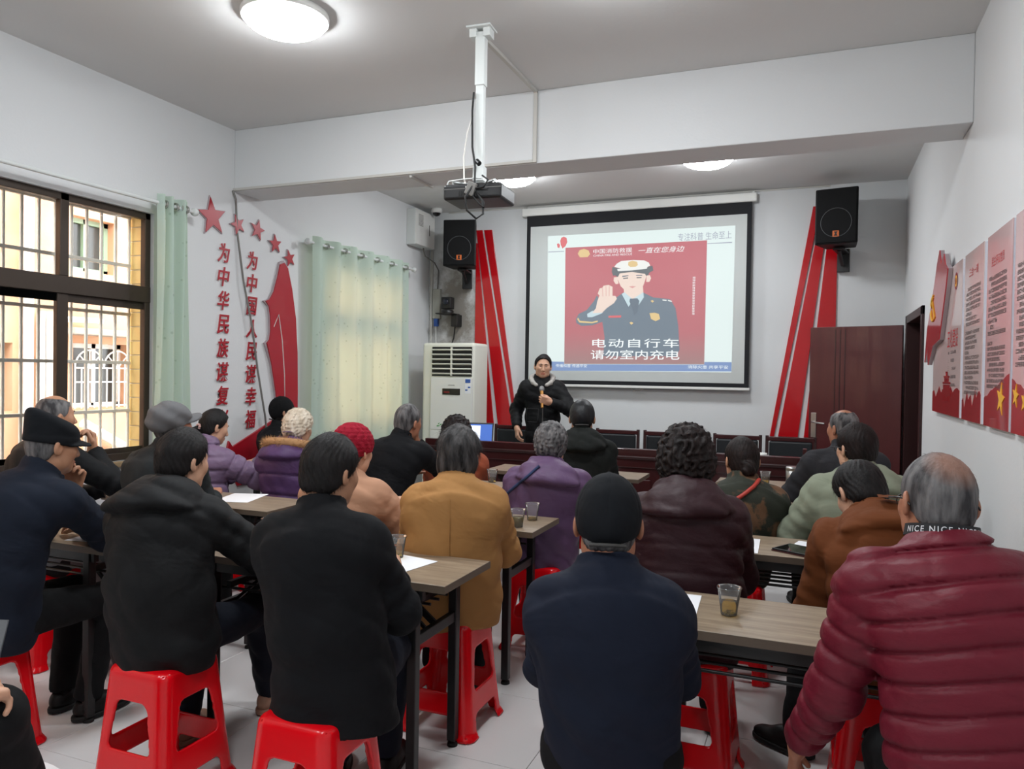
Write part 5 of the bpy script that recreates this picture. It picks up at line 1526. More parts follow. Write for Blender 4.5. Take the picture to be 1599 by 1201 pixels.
    # eyes, brows
    for sg in (-1, 1):
        mb = MB(); n, m = 12, 8
        vs, fs = [], []
        for i in range(m + 1):
            a = PI * i / m
            for k in range(n):
                b = 2 * PI * k / n
                vs.append(toW((sg * 0.032 + 0.0118 * math.sin(a) * math.cos(b), 0.0728 + 0.0118 * math.cos(a), 0.007 + 0.0118 * math.sin(a) * math.sin(b))) - base)
        for i in range(m):
            for k in range(n):
                fs.append((i * n + k, i * n + (k + 1) % n, (i + 1) * n + (k + 1) % n, (i + 1) * n + k))
        mb.add(vs, fs, True)
        e = mb.build('eye', [EYEW, EYEI], root)
        for p in e.data.polygons:
            c = toL(np.array([np.array(p.center) + base], np.float32))[0]
            if (c[0] - sg * 0.032) ** 2 + (c[2] - 0.007) ** 2 < 0.0062 ** 2 and c[1] > 0.072:
                p.material_index = 1
        MB().tube([toW((sg * x, y, z)) - base for x, y, z in ((0.013, 0.0935, 0.029), (0.03, 0.0915, 0.034), (0.047, 0.078, 0.030))], [0.003, 0.004, 0.0015], 6).build('eyebrow', hairmat(*BLKH) if hair and hair[1] != WHTH else hairmat(*WHTH), root)
    # ---- hair
    if hair:
        hfn_ = hair_fn(hair[0])
        ext = 0.2 if hair[0] in ('tail', 'bob', 'curly', 'bun') else 0.16
        hv, hq = mesh_sdf(hfn_, (-0.14, -0.17 - (0.03 if hair[0] == 'tail' else 0), -0.19), (0.14, 0.13, 0.19), 0.006 if vb < 0.006 else 0.0075, slack=2.0)
        if cap_:
            keep = hv[hq].mean(1)[:, 2] < 0.045
            hq = hq[keep]; u_, inv = np.unique(hq, return_inverse=True); hv, hq = hv[u_], inv.reshape(hq.shape)
        if n_str and len(hv):
            cand = hv[(hv[:, 1] < 0.06)]
            sv, sq = strands(hv, cand if len(cand) else hv, n_str, hair_len * (1.6 if hair[0] in ('bob',) else 1), seed)
            hq = np.concatenate([hq, sq + len(hv)]); hv = np.concatenate([hv, sv])
        hm, hmi = hairmat(*hair[1]), None
        if hair[0] == 'thin':
            hm = scalp_mat(hair[1])
        ho = sdf_obj('hair', toW(hv), hq, hm, root, base, hmi)
        if hair[0] == 'thin':
            rr_ = np.sqrt(((hv[:, 0] - 0.01) / 0.06) ** 2 + ((hv[:, 1] + 0.07) / 0.065) ** 2 + ((hv[:, 2] - 0.105) / 0.06) ** 2)
            at = ho.data.attributes.new('scalp', 'FLOAT', 'POINT')
            at.data.foreach_set('value', np.clip((1.35 - rr_) / 0.8, 0, 1).astype(np.float32))
    if cap_:
        kind, cm = cap_
        cv, cq = mesh_sdf(cap_fn(kind), (-0.13, -0.18, -0.08), (0.13, 0.19, 0.17), 0.005 if vb < 0.006 else 0.006, slack=2.0)
        cf = sdf_obj('cap', toW(cv), cq, cm, root, base)
        cf['label'] = {'army': 'dark peaked cap', 'flat': 'grey felt cap', 'knit': 'red knitted hat', 'ball': 'dark baseball cap'}[kind]
    if cap_ and cap_[0] == 'ball':
        MB().tube([toW((0.099 * math.sin(t), -0.014 - 0.116 * math.cos(t), -0.046 + 0.006 * math.cos(t * 2))) - base for t in [math.radians(-30 + 5 * k) for k in range(13)]], 0.005, 8).build('cap_strap', mat('grey cap strap', srgb(58, 56, 54), 0.6), root)
    if glasses:
        g = MB()
        for sg in (-1, 1):
            g.tube([toW((sg * (0.033 + 0.026 * math.cos(t)), 0.104, 0.004 + 0.020 * math.sin(t))) - base for t in [k * PI / 8 for k in range(17)]], 0.0018, 6)
            g.tube([toW((sg * 0.058, 0.102, 0.012)) - base, toW((sg * 0.088, 0.085, 0.012)) - base, toW((sg * 0.095, 0.03, 0.012)) - base, toW((sg * 0.096, -0.02, 0.010)) - base, toW((sg * 0.092, -0.045, -0.008)) - base], 0.0024, 6)
        g.tube([toW((-0.008, 0.106, 0.008)) - base, toW((0.008, 0.106, 0.008)) - base], 0.0018, 6)
        gl = g.build('glasses', BLKP, root)
    # ---- jacket
    fs_ = 1 / 0.70
    Ff = F.astype(np.float32)
    def stretch(P):
        c = (P - pelv) @ Ff
        return P + (c * (fs_ - 1))[:, None] * Ff
    def st1(p): return stretch(np.asarray(p, np.float32)[None])[0]
    a0, a1, a2, a3 = st1(pel - U * 0.03), st1(m1), st1(m2), st1(sc - up * 0.03)
    rh, rw, rc = hips * trunk, (hips - 0.008) * waist * trunk, 0.168 * trunk
    hz = (seat_h - 0.035) if hem is None else hem
    ax_sp = unit(NB - pel)
    seed_f = float(seed)
    def groove(t, sp):
        ph = (t / sp) % 1.0
        return np.exp(-((np.minimum(ph, 1 - ph) * sp) / 0.0085) ** 2) - 0.25 * np.sin(ph * PI)
    SHf = [x.astype(np.float32) for x in SH]; Ef = [x.astype(np.float32) for x in E]; Wf = [x.astype(np.float32) for x in W]
    pl_ = pel.astype(np.float32)
    axf = ax_sp.astype(np.float32)
    def jacket_f(P):
        Q = stretch(P)
        t = cap(Q, a0, a1, rh, rw)
        t = smin(t, cap(Q, a1, a2, rw, rc), 0.05)
        t = smin(t, cap(Q, a2, a3, rc, 0.125), 0.07) * 0.8
        t = smin(t, cap(P, SHf[0] - V(0, 0, 0.015), SHf[1] - V(0, 0, 0.015), 0.074, 0.074), 0.085)
        t = smin(t, cap(P, NB - up * 0.01, sc - up * 0.03, 0.072, 0.10), 0.05)
        if skirt:
            low = pel.copy(); low[2] = hz
            low = low + F * skirt[1]
            t = smin(t, cap(Q, a0, st1(low), rh, skirt[0]) * 0.85, 0.04)
        if quilt:
            t = t + quilt_d * groove((P - pl_) @ axf + 0.010 * np.sin((P - pl_) @ V(9, 7, 0)), quilt)
        d = t
        for s in (0, 1):
            u = capt(P, SHf[s], Ef[s]); a = cap(P, SHf[s], Ef[s], 0.072 * sleeve, 0.060 * sleeve)
            u2 = capt(P, Ef[s], Wf[s]); b = cap(P, Ef[s], Wf[s] - (Wf[s] - Ef[s]) * 0.06, 0.059 * sleeve, 0.044 * sleeve)
            if quilt:
                a = a + quilt_d * 0.8 * groove(u * 0.285, quilt * 0.95); b = b + quilt_d * 0.8 * groove(u2 * 0.255, quilt * 0.95)
            else:
                rad = np.exp(-((u - 1) * 4) ** 2) + np.exp(-(u2 * 4) ** 2)
                a = a + 0.002 * np.sin(u * 30 + seed_f) * rad; b = b + 0.002 * np.sin(u2 * 30 + seed_f) * rad
            arm = smin(a, b, 0.03)
            d = smin(d, arm, 0.028)
        if collar:
            ctop = NB + unit(toW((0, -0.03, -0.06)) - NB) * collar
            co = cap(P, NB - up * 0.03, ctop, 0.088, 0.078)
            co = np.maximum(co, -cap(P, NB - up * 0.05, ctop + up * 0.06, 0.072, 0.066))
            co = np.maximum(co, (P - ctop.astype(np.float32)) @ up.astype(np.float32) - 0.012)
            d = smin(d, co, 0.012)
        if hood and hood_col is None:
            d = smin(d, hood_f(P), 0.006)
        d = d + wr(P, seed_f, fold)
        d = smax(d, hz + 0.006 * np.sin((P - pl_) @ (R.astype(np.float32)) * 20) - P[:, 2], 0.012)
        for s in (0, 1):
            n_ = unit(W[s] - E[s]).astype(np.float32)
            near = ((P - Wf[s]) ** 2).sum(1) < 0.011
            d = np.where(near, np.maximum(d, (P - Wf[s]) @ n_ + 0.008), d)
        return d
    Hc = (NB - F * (0.035 + hunch * 0.25)).astype(np.float32)
    Rf, upf = R.astype(np.float32), up.astype(np.float32)
    Fp = np.cross(up, R).astype(np.float32)
    def hood_f(P):
        L = P - Hc
        r, f, z = L @ Rf, L @ Fp, L @ upf
        rho = np.sqrt((r / 1.18) ** 2 + f * f)
        back = np.clip(-f / np.maximum(rho, 1e-3), 0, 1)
        Ar, Az = 0.088, 0.040
        Br, Bz = 0.142 + 0.012 * back, -0.035 - 0.085 * back ** 0.7
        dr, dz = Br - Ar, Bz - Az
        ln = np.sqrt(dr * dr + dz * dz)
        d = ((rho - Ar) * (-dz) + (z - Az) * dr) / ln - 0.012 - 0.016 * back * np.sin(np.clip((Az - z) / (Az - Bz), 0, 1) * PI)
        d = smax(d, Bz - z, 0.022)
        d = smax(d, z - 0.052, 0.016)
        d = np.maximum(d, 0.074 - np.sqrt(r * r + (f - 0.03) ** 2))
        d = smax(d, f - 0.075, 0.03)
        return d + wr(P, seed_f + 3, fold * 0.7)
    def lining_f(P):
        h = None
        pts = []
        for k in range(13):
            a = math.radians(-62 + 304 * k / 12)
            s_ = math.sin(a)
            pts.append((NB + R * 0.108 * math.cos(a) - F * (0.105 * s_ - (0.03 if s_ < 0 else 0)) + U * (0.018 + (0.03 if s_ > 0 else 0.075) * s_)).astype(np.float32))
        for k in range(12):
            c = cap(P, pts[k], pts[k + 1], 0.016 + 0.014 * math.sin(PI * k / 12), 0.016 + 0.014 * math.sin(PI * (k + 1) / 12))
            h = c if h is None else smin(h, c, 0.015)
        return h + wr(P, seed_f + 3, 0.003)
    pts = np.array([pel - R * (rh + 0.08), pel + R * (rh + 0.08), pel - F * 0.26, pel + F * 0.22, m2 - F * 0.22, m2 + F * 0.2, NB + up * 0.12, NB - F * 0.2] + [x + o for x in SH + E + W for o in (-0.11, 0.11)])
    lo, hi = pts.min(0), pts.max(0)
    lo[2] = hz - 0.03
    if skirt: lo[:2] -= 0.1; hi[:2] += 0.1
    vt, q = mesh_sdf(jacket_f, lo, hi, vj, slack=1.8)
    jk = sdf_obj('coat' if skirt else 'jacket', vt, q, coat, root, base)
    if hood and hood_col is not None:
        hv, hq = mesh_sdf(lining_f, NB - 0.25, NB + 0.2, 0.008, slack=1.8)
        sdf_obj('hood_lining', hv, hq, hood_col, root, base)
    # ---- trousers and shoes
    KNf = KN; ANf = AN
    def trousers_f(P):
        d = ell(P, pel - U * 0.03 + F * 0.03, (0.145, 0.11, 0.085))
        d = smin(d, cap(P, hip[0], hip[1], 0.09, 0.09), 0.04)
        if standing: d = smin(d, cap(P, pel, pel + U * 0.12, 0.12, 0.12), 0.04)
        for s in (0, 1):
            l = smin(cap(P, hip[s], KN[s], 0.088, 0.066), cap(P, KN[s], AN[s] + U * 0.02, 0.064, 0.055), 0.03)
            d = smin(d, l, 0.03)
        d = d + wr(P, seed_f + 5, fold * 0.8)
        for s in (0, 1):
            n_ = unit(AN[s] - KN[s]).astype(np.float32)
            near = ((P - AN[s].astype(np.float32)) ** 2).sum(1) < 0.02
            d = np.where(near, np.maximum(d, (P - AN[s].astype(np.float32)) @ n_ - 0.005), d)
        return d
    pts = np.array([x + o for x in hip + KN + AN for o in (-0.12, 0.12)] + [pel - 0.18, pel + 0.18])
    lo, hi = pts.min(0), pts.max(0); lo[2] = max(lo[2], 0.0)
    vt, q = mesh_sdf(trousers_f, lo, hi, 0.013, slack=1.8)
    sdf_obj('trousers', vt, q, trousers or fabric('black trousers', (13, 13, 15)), root, base)
    sm, som = shoes or (fabric('black shoe', (22, 20, 20), 0.5, 60, 0.05), RUB)
    for s in (0, 1):
        an = AN[s]; f = unit(TO[s]); r_ = unit(np.cross(f, U)); u_ = np.cross(r_, f)
        M = np.stack([r_, f, u_]).astype(np.float32); o0 = (an - u_ * 0.085).astype(np.float32)
        def sho(P):
            L = (P - o0) @ M.T
            d = smin(ell(L, (0, -0.005, 0.045), (0.040, 0.062, 0.048)), ell(L, (0, 0.10, 0.030), (0.045, 0.095, 0.034)), 0.05)
            d = smin(d, ell(L, (0, 0.04, 0.05), (0.036, 0.07, 0.042)), 0.03)
            d = np.maximum(d, 0.018 - L[:, 2])
            return np.maximum(d, -cap(L, (0, -0.01, 0.06), (0, -0.01, 0.2), 0.030, 0.034))
        def sol(P):
            L = (P - o0) @ M.T
            d = smin(ell(L * V(1, 1, 0), (0, -0.005, 0), (0.044, 0.068, 1)), ell(L * V(1, 1, 0), (0, 0.10, 0), (0.049, 0.099, 1)), 0.05)
            return smax(d, np.abs(L[:, 2] - 0.0115) - 0.0105, 0.006)
        c = o0 + f * 0.06
        sv, sq = mesh_sdf(sho, c - 0.17, c + 0.17, 0.009, slack=1.8)
        sh = sdf_obj('shoe', sv, sq, sm, root, base)
        sv, sq = mesh_sdf(sol, c - 0.17, c + 0.17, 0.007, slack=1.8)
        sdf_obj('sole', sv, sq, som, sh, base)
        # ankle / sock
        MB().tube([an + u_ * 0.09 - base, an - base, an - u_ * 0.03 + f * 0.0 - base], [0.043, 0.038, 0.036], 12).build('sock', lg.get('sock') or fabric('dark sock', (30, 28, 30)), root)
        if lg.get('sock'):
            MB().tube([an + u_ * 0.055 - base, an + u_ * 0.045 - base], 0.043, 12).build('sock_stripe', mat('red sock stripe', srgb(190, 40, 50), 0.8), root)
    if stool_lab:
        sx, sy = stool_xy or (seat[0], seat[1])
        stool(sx, sy, stool_rz, stool_lab)
    return dict(root=root, W=W, HD=HD, NB=NB, H=H, R=R, F=F, up=up, toW=toW, base=base, sc=sc, E=E, SH=SH, jf=jacket_f, m2=m2, pel=pel, hood_f=hood_f, nax=unit(toW((0, -0.03, -0.06)) - NB))

def march(p, r, z, back=0.6):
    """point on the back of a jacket at body offsets (r to the right, world height z)"""
    o = p['base'] + p['R'] * r - p['F'] * back; o[2] = z
    for _ in range(60):
        d = float(p['jf'](o[None].astype(np.float32))[0])
        if d < 0.002: break
        o = o + p['F'] * max(d * 0.6, 0.002)
    return o
def on_back(p, name, pts, rad, m, parent=None, flat=False):
    P = [march(p, r, z) - p['base'] - p['F'] * rad * 0.6 for r, z in pts]
    return MB().tube(P, rad, 8).build(name, m, parent or p['root'])
def line(a, b, n=14): return [(a[0] + (b[0] - a[0]) * k / n, a[1] + (b[1] - a[1]) * k / n) for k in range(n + 1)]

NAVY = fabric('navy wool jacket', (22, 29, 43)); BLACKJ = fabric('black nylon jacket', (15, 16, 18), 0.7, 260, 0.12); COATB = fabric('black wool coat', (11, 12, 16))
CAMEL = fabric('camel wool coat', (170, 124, 74), var=0.1); PINK = fabric('beige pink wool coat', (190, 144, 116), fine=500, fstr=0.3, var=0.12); PURP = fabric('purple padded nylon', (98, 74, 106), 0.5, 120, 0.1)
PURP2 = fabric('violet padded nylon', (84, 58, 100), 0.5, 120, 0.1); LILAC = fabric('lilac puffer nylon', (126, 104, 132), 0.45, 120, 0.08); DKMAR = fabric('dark maroon nylon', (46, 16, 24), 0.55, 140, 0.1, sheen=0, spec=0.3)
MAROON = fabric('maroon puffer nylon', (108, 26, 42), 0.48, 140, 0.1, var=0.1); SAGE = fabric('pale sage sweatshirt', (136, 143, 124), var=0.08); BROWN = fabric('russet corduroy', (108, 58, 26), fine=800, fstr=0.2); GREY = fabric('dark grey suit wool', (50, 50, 54)); ORANGE = fabric('burnt orange jacket', (160, 80, 54)); DKG2 = fabric('dark olive jacket', (27, 30, 28))
CHAR = fabric('charcoal jacket', (40, 44, 46)); GRTR = fabric('grey trousers', (120, 122, 126)); DBLUE = fabric('dark blue trousers', (18, 23, 36))
CAMO = mat('camouflage cloth', srgb(40, 44, 34), 0.85, bump=(300, 0.2), var=(9, 0.5, srgb(104, 74, 50), (0.5, 0.56)))
CAPD = fabric('dark cap cloth', (17, 20, 25)); CAPG = fabric('grey felt', (112, 112, 114), fine=700, fstr=0.3); CAPL = fabric('black leather cap', (20, 22, 26), 0.5, 90, 0.08, sheen=0, spec=0.5); KNIT = fabric('red knit', (158, 18, 44), fine=140, fstr=0.6); CAPB = fabric('black cap cloth', (13, 13, 15))

T2 = lambda: (dict(w=(-0.10, 0.40, 0.80)), dict(w=(0.10, 0.40, 0.80)))
# row one
person('man in navy jacket and dark peaked cap leaning on the left table', (-2.90, 1.95), (-2.824, 2.12, 1.178), -2, (14, 6, 0), sw=0.165, coat=NAVY, trousers=fabric('black trousers', (13, 13, 15)), tone='tan', hair=('crop', GRYH), cap_=('army', CAPD), hunch=0.075, hem=0.40, hips=0.18, vb=0.0055, vj=0.010, seed=1,
       arms=(dict(w=(0.02, 0.30, 0.98), pole=(-0.5, 0.5, -0.8), dir=(0.3, 0.1, 1), n=(-0.4, 1, 0), curl=0.9), dict(w=(-0.02, 0.42, 0.805), pole=(1, 0.1, -0.5), dir=(-1, 0.2, 0))), legs=dict(a1=(0.06, 0.36, 0.09)), stool_xy=(-3.0, 1.93), stool_lab='red stool under the man in the dark peaked cap', n_str=0)
p3 = person('man in black hooded jacket on the big red stool', (-2.15, 2.05), (-2.222, 2.20, 1.142), -14, (8, 8, 0), sw=0.15, coat=BLACKJ, trousers=DBLUE, tone='fair', hair=('thick', BLKH), hood=True, hunch=0.075, hem=0.42, hips=0.195, vb=0.005, vj=0.009, seed=2, fold=0.006, sleeve=1.08, trunk=1.0,
       arms=(dict(w=(-0.12, 0.36, 0.81)), dict(w=(0.12, 0.40, 0.81), pole=(0.8, 0.0, -0.6))), legs=dict(a1=(0.10, 0.62, 0.09), k1=(0.14, 0.44, 0.5), a0=(-0.10, 0.30, 0.09)), shoes=(fabric('beige leather shoe', (170, 132, 110), 0.5, 60, 0.05), mat('brown gum sole', srgb(150, 112, 92), 0.7)), stool_lab='red stool with its corner towards us under the black hooded jacket', n_str=2600, hair_len=0.03)
p4 = person('man in long black coat seen from behind', (-1.37, 1.97), (-1.448, 2.05, 1.165), -18, (10, 8, 0), sw=0.138, coat=COATB, trousers=DBLUE, tone='tan', hair=('thick', BLKH), hunch=0.06, hem=0.405, hips=0.18, skirt=(0.204, 0.0), trunk=1.0, sleeve=1.04, vb=0.005, vj=0.009, seed=3, fold=0.004, collar=0.03,
       arms=(dict(w=(-0.08, 0.36, 0.80)), dict(w=(0.10, 0.34, 0.79), pole=(0.45, -0.35, -0.8))), legs=dict(a1=(0.06, 0.45, 0.09)), stool_xy=(-1.41, 1.94), stool_lab='red stool under the man in the long black coat', n_str=2600, hair_len=0.03)
p12 = person('man in navy jacket and dark cap with back to us', (-0.465, 1.88), (-0.493, 1.92, 1.108), -13, (-14, 4, 0), sleeve=0.95, sw=0.132, coat=fabric('navy worker jacket', (19, 26, 43)), trousers=fabric('black trousers', (13, 13, 15)), tone='ruddy', hair=('crop', GRYH), cap_=('ball', CAPD), hunch=0.06, hem=0.30, hips=0.172, vb=0.005, vj=0.009, seed=4, fold=0.004, collar=0.04,
       stool_lab='red stool hidden under the man in dark cap', n_str=0)
p18 = person('grey-haired man in quilted maroon puffer jacket at the right', (0.40, 1.86), (0.265, 1.98, 1.213), -12, (-20, 8, -3), hs=0.84, nb_dz=0.04, sw=0.165, coat=MAROON, trousers=fabric('black trousers', (13, 13, 15)), tone='ruddy', hair=('thin', GRYH), hunch=0.05, hem=0.32, hips=0.20, skirt=(0.20, 0.0), quilt=0.064, quilt_d=0.010, vb=0.0045, vj=0.007, seed=5, fold=0.003, sleeve=1.02, trunk=1.08, collar=0.012, glasses=True,
       arms=(dict(w=(-0.37, 0.28, 0.565), pole=(0.1, -1, 0.1), dir=(0.05, 0.55, -0.75), n=(-0.9, 0.3, 0.3), curl=0.25, thumb=0.0), dict(w=(0.16, 0.38, 0.80))), legs=dict(k0=(-0.11, 0.40, 0.51), a0=(-0.12, 0.40, 0.09)), stool_lab='red stool under the man in maroon puffer jacket', n_str=1200, hair_len=0.018)
# printed neck band of the maroon man
nax = p18['nax']; nb = p18['NB'] + nax * 0.03
nr = unit(p18['R'] - nax * (p18['R'] @ nax)); nf_ = np.cross(nax, nr)
bandm = mat('black knit band', srgb(20, 20, 24), 0.7)
ring = MB(); vs, fs = [], []
for k in range(49):
    a = 2 * PI * k / 48
    for hh, rr_ in ((0.0, 0.079), (0.026, 0.0745)):
        vs.append(nb + nr * rr_ * math.cos(a) + nf_ * rr_ * math.sin(a) + nax * hh - p18['base'])
for k in range(48):
    fs.append((2 * k, 2 * k + 2, 2 * k + 3, 2 * k + 1))
ring.add(vs, fs, True)
band = ring.build('neck_band', bandm, p18['root'])
me, co = text_data('NICE NICE NICE NICE', spacing=1.3, off=0.01)
lo_, hi_ = co.min(0), co.max(0)
u = (co[:, 0] - lo_[0]) / (hi_[0] - lo_[0]); w = (co[:, 1] - lo_[1]) / (hi_[1] - lo_[1])
an = np.radians(-170 + 160 * u); hh = 0.006 + 0.014 * w; rr_ = 0.0797 - 0.0045 * hh / 0.026
pts = nb + np.outer(rr_ * np.cos(an), nr) + np.outer(rr_ * np.sin(an), nf_) + np.outer(hh, nax) - p18['base']
me.vertices.foreach_set('co', pts.astype(np.float32).ravel()); me.update()
link('band_lettering', me, mat('white lettering', srgb(220, 220, 224), 0.6), band)
# cut-off sitter at the lower left corner
SOCK = mat('white sock with red stripe', srgb(226, 222, 222), 0.8)
p19 = person('sitter in black with crossed legs cut by the lower left corner', (-2.02, 0.80), (-2.0, 0.92, 1.16), 14, (16, 20, 0), sw=0.16, coat=fabric('black knit top', (20, 20, 22)), trousers=fabric('black trousers', (13, 13, 15)), tone='fair', hair=('crop', BLKH), hunch=0.05, hips=0.185, vb=0.0045, vj=0.012, seed=6,
       arms=(dict(w=(0.09, 0.36, 0.785), dir=(0.5, 0.8, -0.3), curl=0.7), dict(w=(0.195, 0.35, 0.765), dir=(-0.25, 0.9, -0.25), curl=0.8, thumb=0.4)), legs=dict(k1=(0.13, 0.44, 0.665), a1=(-0.02, 0.57, 0.35), t1=(0.2, 0.75, -0.5), sock=SOCK), stool_lab='red stool at the left edge behind the crossed legs', n_str=100)
ph = MB().box(-0.036, 0.036, -0.075, 0.075, -0.004, 0.004).build('phone', mat('dark grey phone', srgb(60, 62, 66), 0.3), bevel=0.003)
ph.location = (-1.915, 1.26, 0.79); ph.rotation_euler = (0.9, 0.2, 0.9); tag(ph, 'grey phone held by the sitter at the lower left corner', 'phone')
an_, kn_ = None, None
# row two
person('balding man in black resting his chin by the barred window', (-3.66, 2.70), (-3.773, 2.85, 1.223), 4, (14, -2, 0), sw=0.155, coat=fabric('black padded jacket', (15, 16, 19), 0.7), trousers=GRTR, tone='tan', hair=('bald', GRYH), hunch=0.06, vj=0.012, seed=7, arms=(dict(w=(-0.05, 0.38, 0.81)), dict(w=(-0.02, 0.28, 1.04), pole=(0.7, 0.5, -0.8), dir=(-0.2, 0.05, 1), n=(0.3, 1, 0), curl=1.0)), stool_lab='red stool under the balding man by the window', n_str=150)
p23 = person('man in grey felt cap and charcoal jacket facing the screen', (-3.10, 2.86), (-3.055, 2.95, 1.202), -4, (10, -9, 0), sw=0.155, coat=CHAR, tone='ruddy', hair=('crop', GRYH), cap_=('flat', CAPG), hunch=0.05, vj=0.011, seed=8, collar=0.035, stool_lab='red stool under the man in grey felt cap', n_str=0)
p6 = person('woman in beige pink coat and red knitted hat', (-2.08, 3.02), (-2.072, 3.12, 1.104), -6, (6, 4, 0), sw=0.145, coat=PINK, tone='fair', hair=('crop', GRYH), cap_=('knit', KNIT), hunch=0.05, sleeve=1.15, vj=0.011, seed=9, hem=0.42, arms=(dict(w=(-0.10, 0.40, 0.80)), dict(w=(0.15, 0.36, 0.80), pole=(0.7, 0, -0.7))), stool_lab='red stool under the woman in red knitted hat', n_str=0, collar=0.03)
p5 = person('woman in camel coat with grey-streaked black bob', (-1.435, 2.92), (-1.442, 2.98, 1.134), -22, (-16, 10, 0), sw=0.148, coat=CAMEL, trousers=fabric('black trousers', (13, 13, 15)), tone='fair', hair=('bob', SPH), hunch=0.055, hem=0.425, hips=0.19, skirt=(0.20, -0.01), vb=0.0055, vj=0.009, seed=10, fold=0.0035, sleeve=1.1, trunk=1.08,
       arms=(dict(w=(-0.08, 0.34, 0.80)), dict(w=(0.10, 0.33, 0.80), pole=(0.5, -0.2, -0.8))), stool_lab='red stool under the woman in camel coat', n_str=2600, hair_len=0.04, collar=0.04)
on_back(p5, 'back_seam', line((0.0, 0.98), (0.0, 0.45), 24), 0.0022, CAMEL)
p13 = person('woman in dark maroon hooded jacket with curly black hair', (-0.43, 2.90), (-0.464, 3.0, 1.166), -8, (-10, 6, 0), sw=0.155, coat=DKMAR, trousers=fabric('black trousers', (13, 13, 15)), tone='fair', hair=('curly', BRNH), hood=True, hunch=0.055, hem=0.42, hips=0.195, quilt=0.10, quilt_d=0.005, vb=0.0055, vj=0.010, seed=11, fold=0.005, sleeve=1.12, trunk=1.06, stool_xy=(-0.41, 2.89), stool_lab='red stool between the navy man and the near right table', n_str=2600, hair_len=0.03)
p17 = person('woman in russet jacket bending her head down', (0.24, 2.88), (0.165, 3.10, 1.065), -14, (-30, 38, 0), sw=0.15, coat=BROWN, trousers=fabric('black trousers', (13, 13, 15)), tone='fair', hair=('thick', BLKH), hood=True, hunch=0.10, hem=0.44, vb=0.0055, vj=0.010, seed=12, fold=0.006, sleeve=1.15, trunk=1.06, arms=(dict(w=(-0.05, 0.32, 0.80), pole=(-0.4, -0.2, -0.9)), dict(w=(0.10, 0.36, 0.80))), legs=dict(a0=(-0.19, 0.38, 0.09), k0=(-0.15, 0.42, 0.50), t0=(-0.75, 0.7, 0)), stool_lab='red stool under the woman in russet jacket', n_str=1800, hair_len=0.03)
# row three
p20 = person('woman in lilac puffer jacket with a black ponytail', (-3.74, 3.92), (-3.771, 4.0, 1.098), 10, (24, 14, 0), sw=0.15, coat=LILAC, tone='fair', hair=('tail', BLKH), quilt=0.085, quilt_d=0.012, hunch=0.05, sleeve=1.2, vj=0.010, seed=13, hem=0.45, trunk=1.04, arms=(dict(w=(-0.06, 0.36, 0.82)), dict(w=(0.08, 0.36, 0.86), pole=(1, -0.2, -0.7), dir=(-0.5, 0.7, 0.1), curl=0.9)), stool_lab='red stool under the woman in lilac puffer jacket', n_str=150)
fl_ = MB()
for k in range(7):
    a = 2 * PI * k / 7
    c = p20['toW']((0.012, -0.125, -0.015)) + 0.014 * (math.cos(a) * p20['R'] + math.sin(a) * np.array([0, 0, 1.0])) - p20['base']
    fl_.tube([c - p20['F'] * 0.012, c, c + p20['F'] * 0.008], [0.003, 0.009, 0.002], 6)
fl_.build('hair_clip', mat('pink floral clip', srgb(206, 168, 160), 0.5), p20['root'])
ph = MB().box(-0.036, 0.036, -0.004, 0.004, -0.075, 0.075).build('phone', mat('black phone', srgb(16, 16, 18), 0.2), bevel=0.003)
ph.location = (-3.66, 4.37, 0.90); ph.rotation_euler = (-0.3, 0.4, 0.5); tag(ph, 'black phone held by the woman in lilac puffer', 'phone')
p21 = person('white-haired woman in violet padded coat with fur hood trim', (-3.14, 4.02), (-3.157, 4.10, 1.109), -8, (2, 12, 0), sw=0.16, coat=PURP2, tone='fair', hair=('fluffy', WHTH), quilt=0.13, quilt_d=0.011, hood=True, hunch=0.055, sleeve=1.15, vj=0.010, seed=14, hem=0.44, trunk=1.06, stool_lab='red stool under the white-haired woman', n_str=1800, hair_len=0.03)
FURM = mat('tan fur', srgb(196, 150, 104), 0.9, var=(60, 0.4))
fv = MB(); rr = random.Random(5)
arcp = []
for k in range(25):
    a = math.radians(-25 + 230 * k / 24)
    arcp.append(p21['NB'] + p21['R'] * 0.145 * math.cos(a) - p21['F'] * 0.14 * math.sin(a) - p21['F'] * 0.03 + np.array([0, 0, 1.0]) * (0.022 + 0.035 * math.sin(a)))
fv.tube([p - p21['base'] for p in arcp], 0.03, 8)
for _ in range(2600):
    c = arcp[rr.randrange(25)] + np.array([rr.gauss(0, 0.006) for _ in range(3)])
    d_ = unit([rr.gauss(0, 1), rr.gauss(0, 1), rr.gauss(0, 1)]); L_ = rr.uniform(0.042, 0.064)
    s_ = unit(np.cross(d_, [0.3, 0.5, 0.8])) * 0.002; t_ = np.cross(d_, s_)
    tip = c + d_ * L_ - np.array([0, 0, 0.008])
    fv.add([c + s_ - p21['base'], c - s_ * 0.5 + t_ - p21['base'], c - s_ * 0.5 - t_ - p21['base'], tip - p21['base']], [(0, 1, 3), (1, 2, 3), (2, 0, 3)])
o = fv.build('fur_trim', FURM, p21['root'], fix=False); o['label'] = 'tan fur trim along the hood'
person('grey-haired man in black coat propping his cheek on his hand', (-2.52, 4.10), (-2.448, 4.30, 1.168), -2, (14, 4, -6), sw=0.16, coat=COATB, tone='ruddy', hair=('crop', GRYH), hunch=0.08, vj=0.012, seed=15, arms=(dict(w=(-0.02, 0.40, 0.81)), dict(w=(0.105, 0.265, 1.03), pole=(0.6, 0.6, -0.8), dir=(0.05, -0.1, 1), n=(0.8, 0.5, 0), curl=1.2)), stool_lab='red stool under the man propping his cheek', n_str=300, hair_len=0.012)
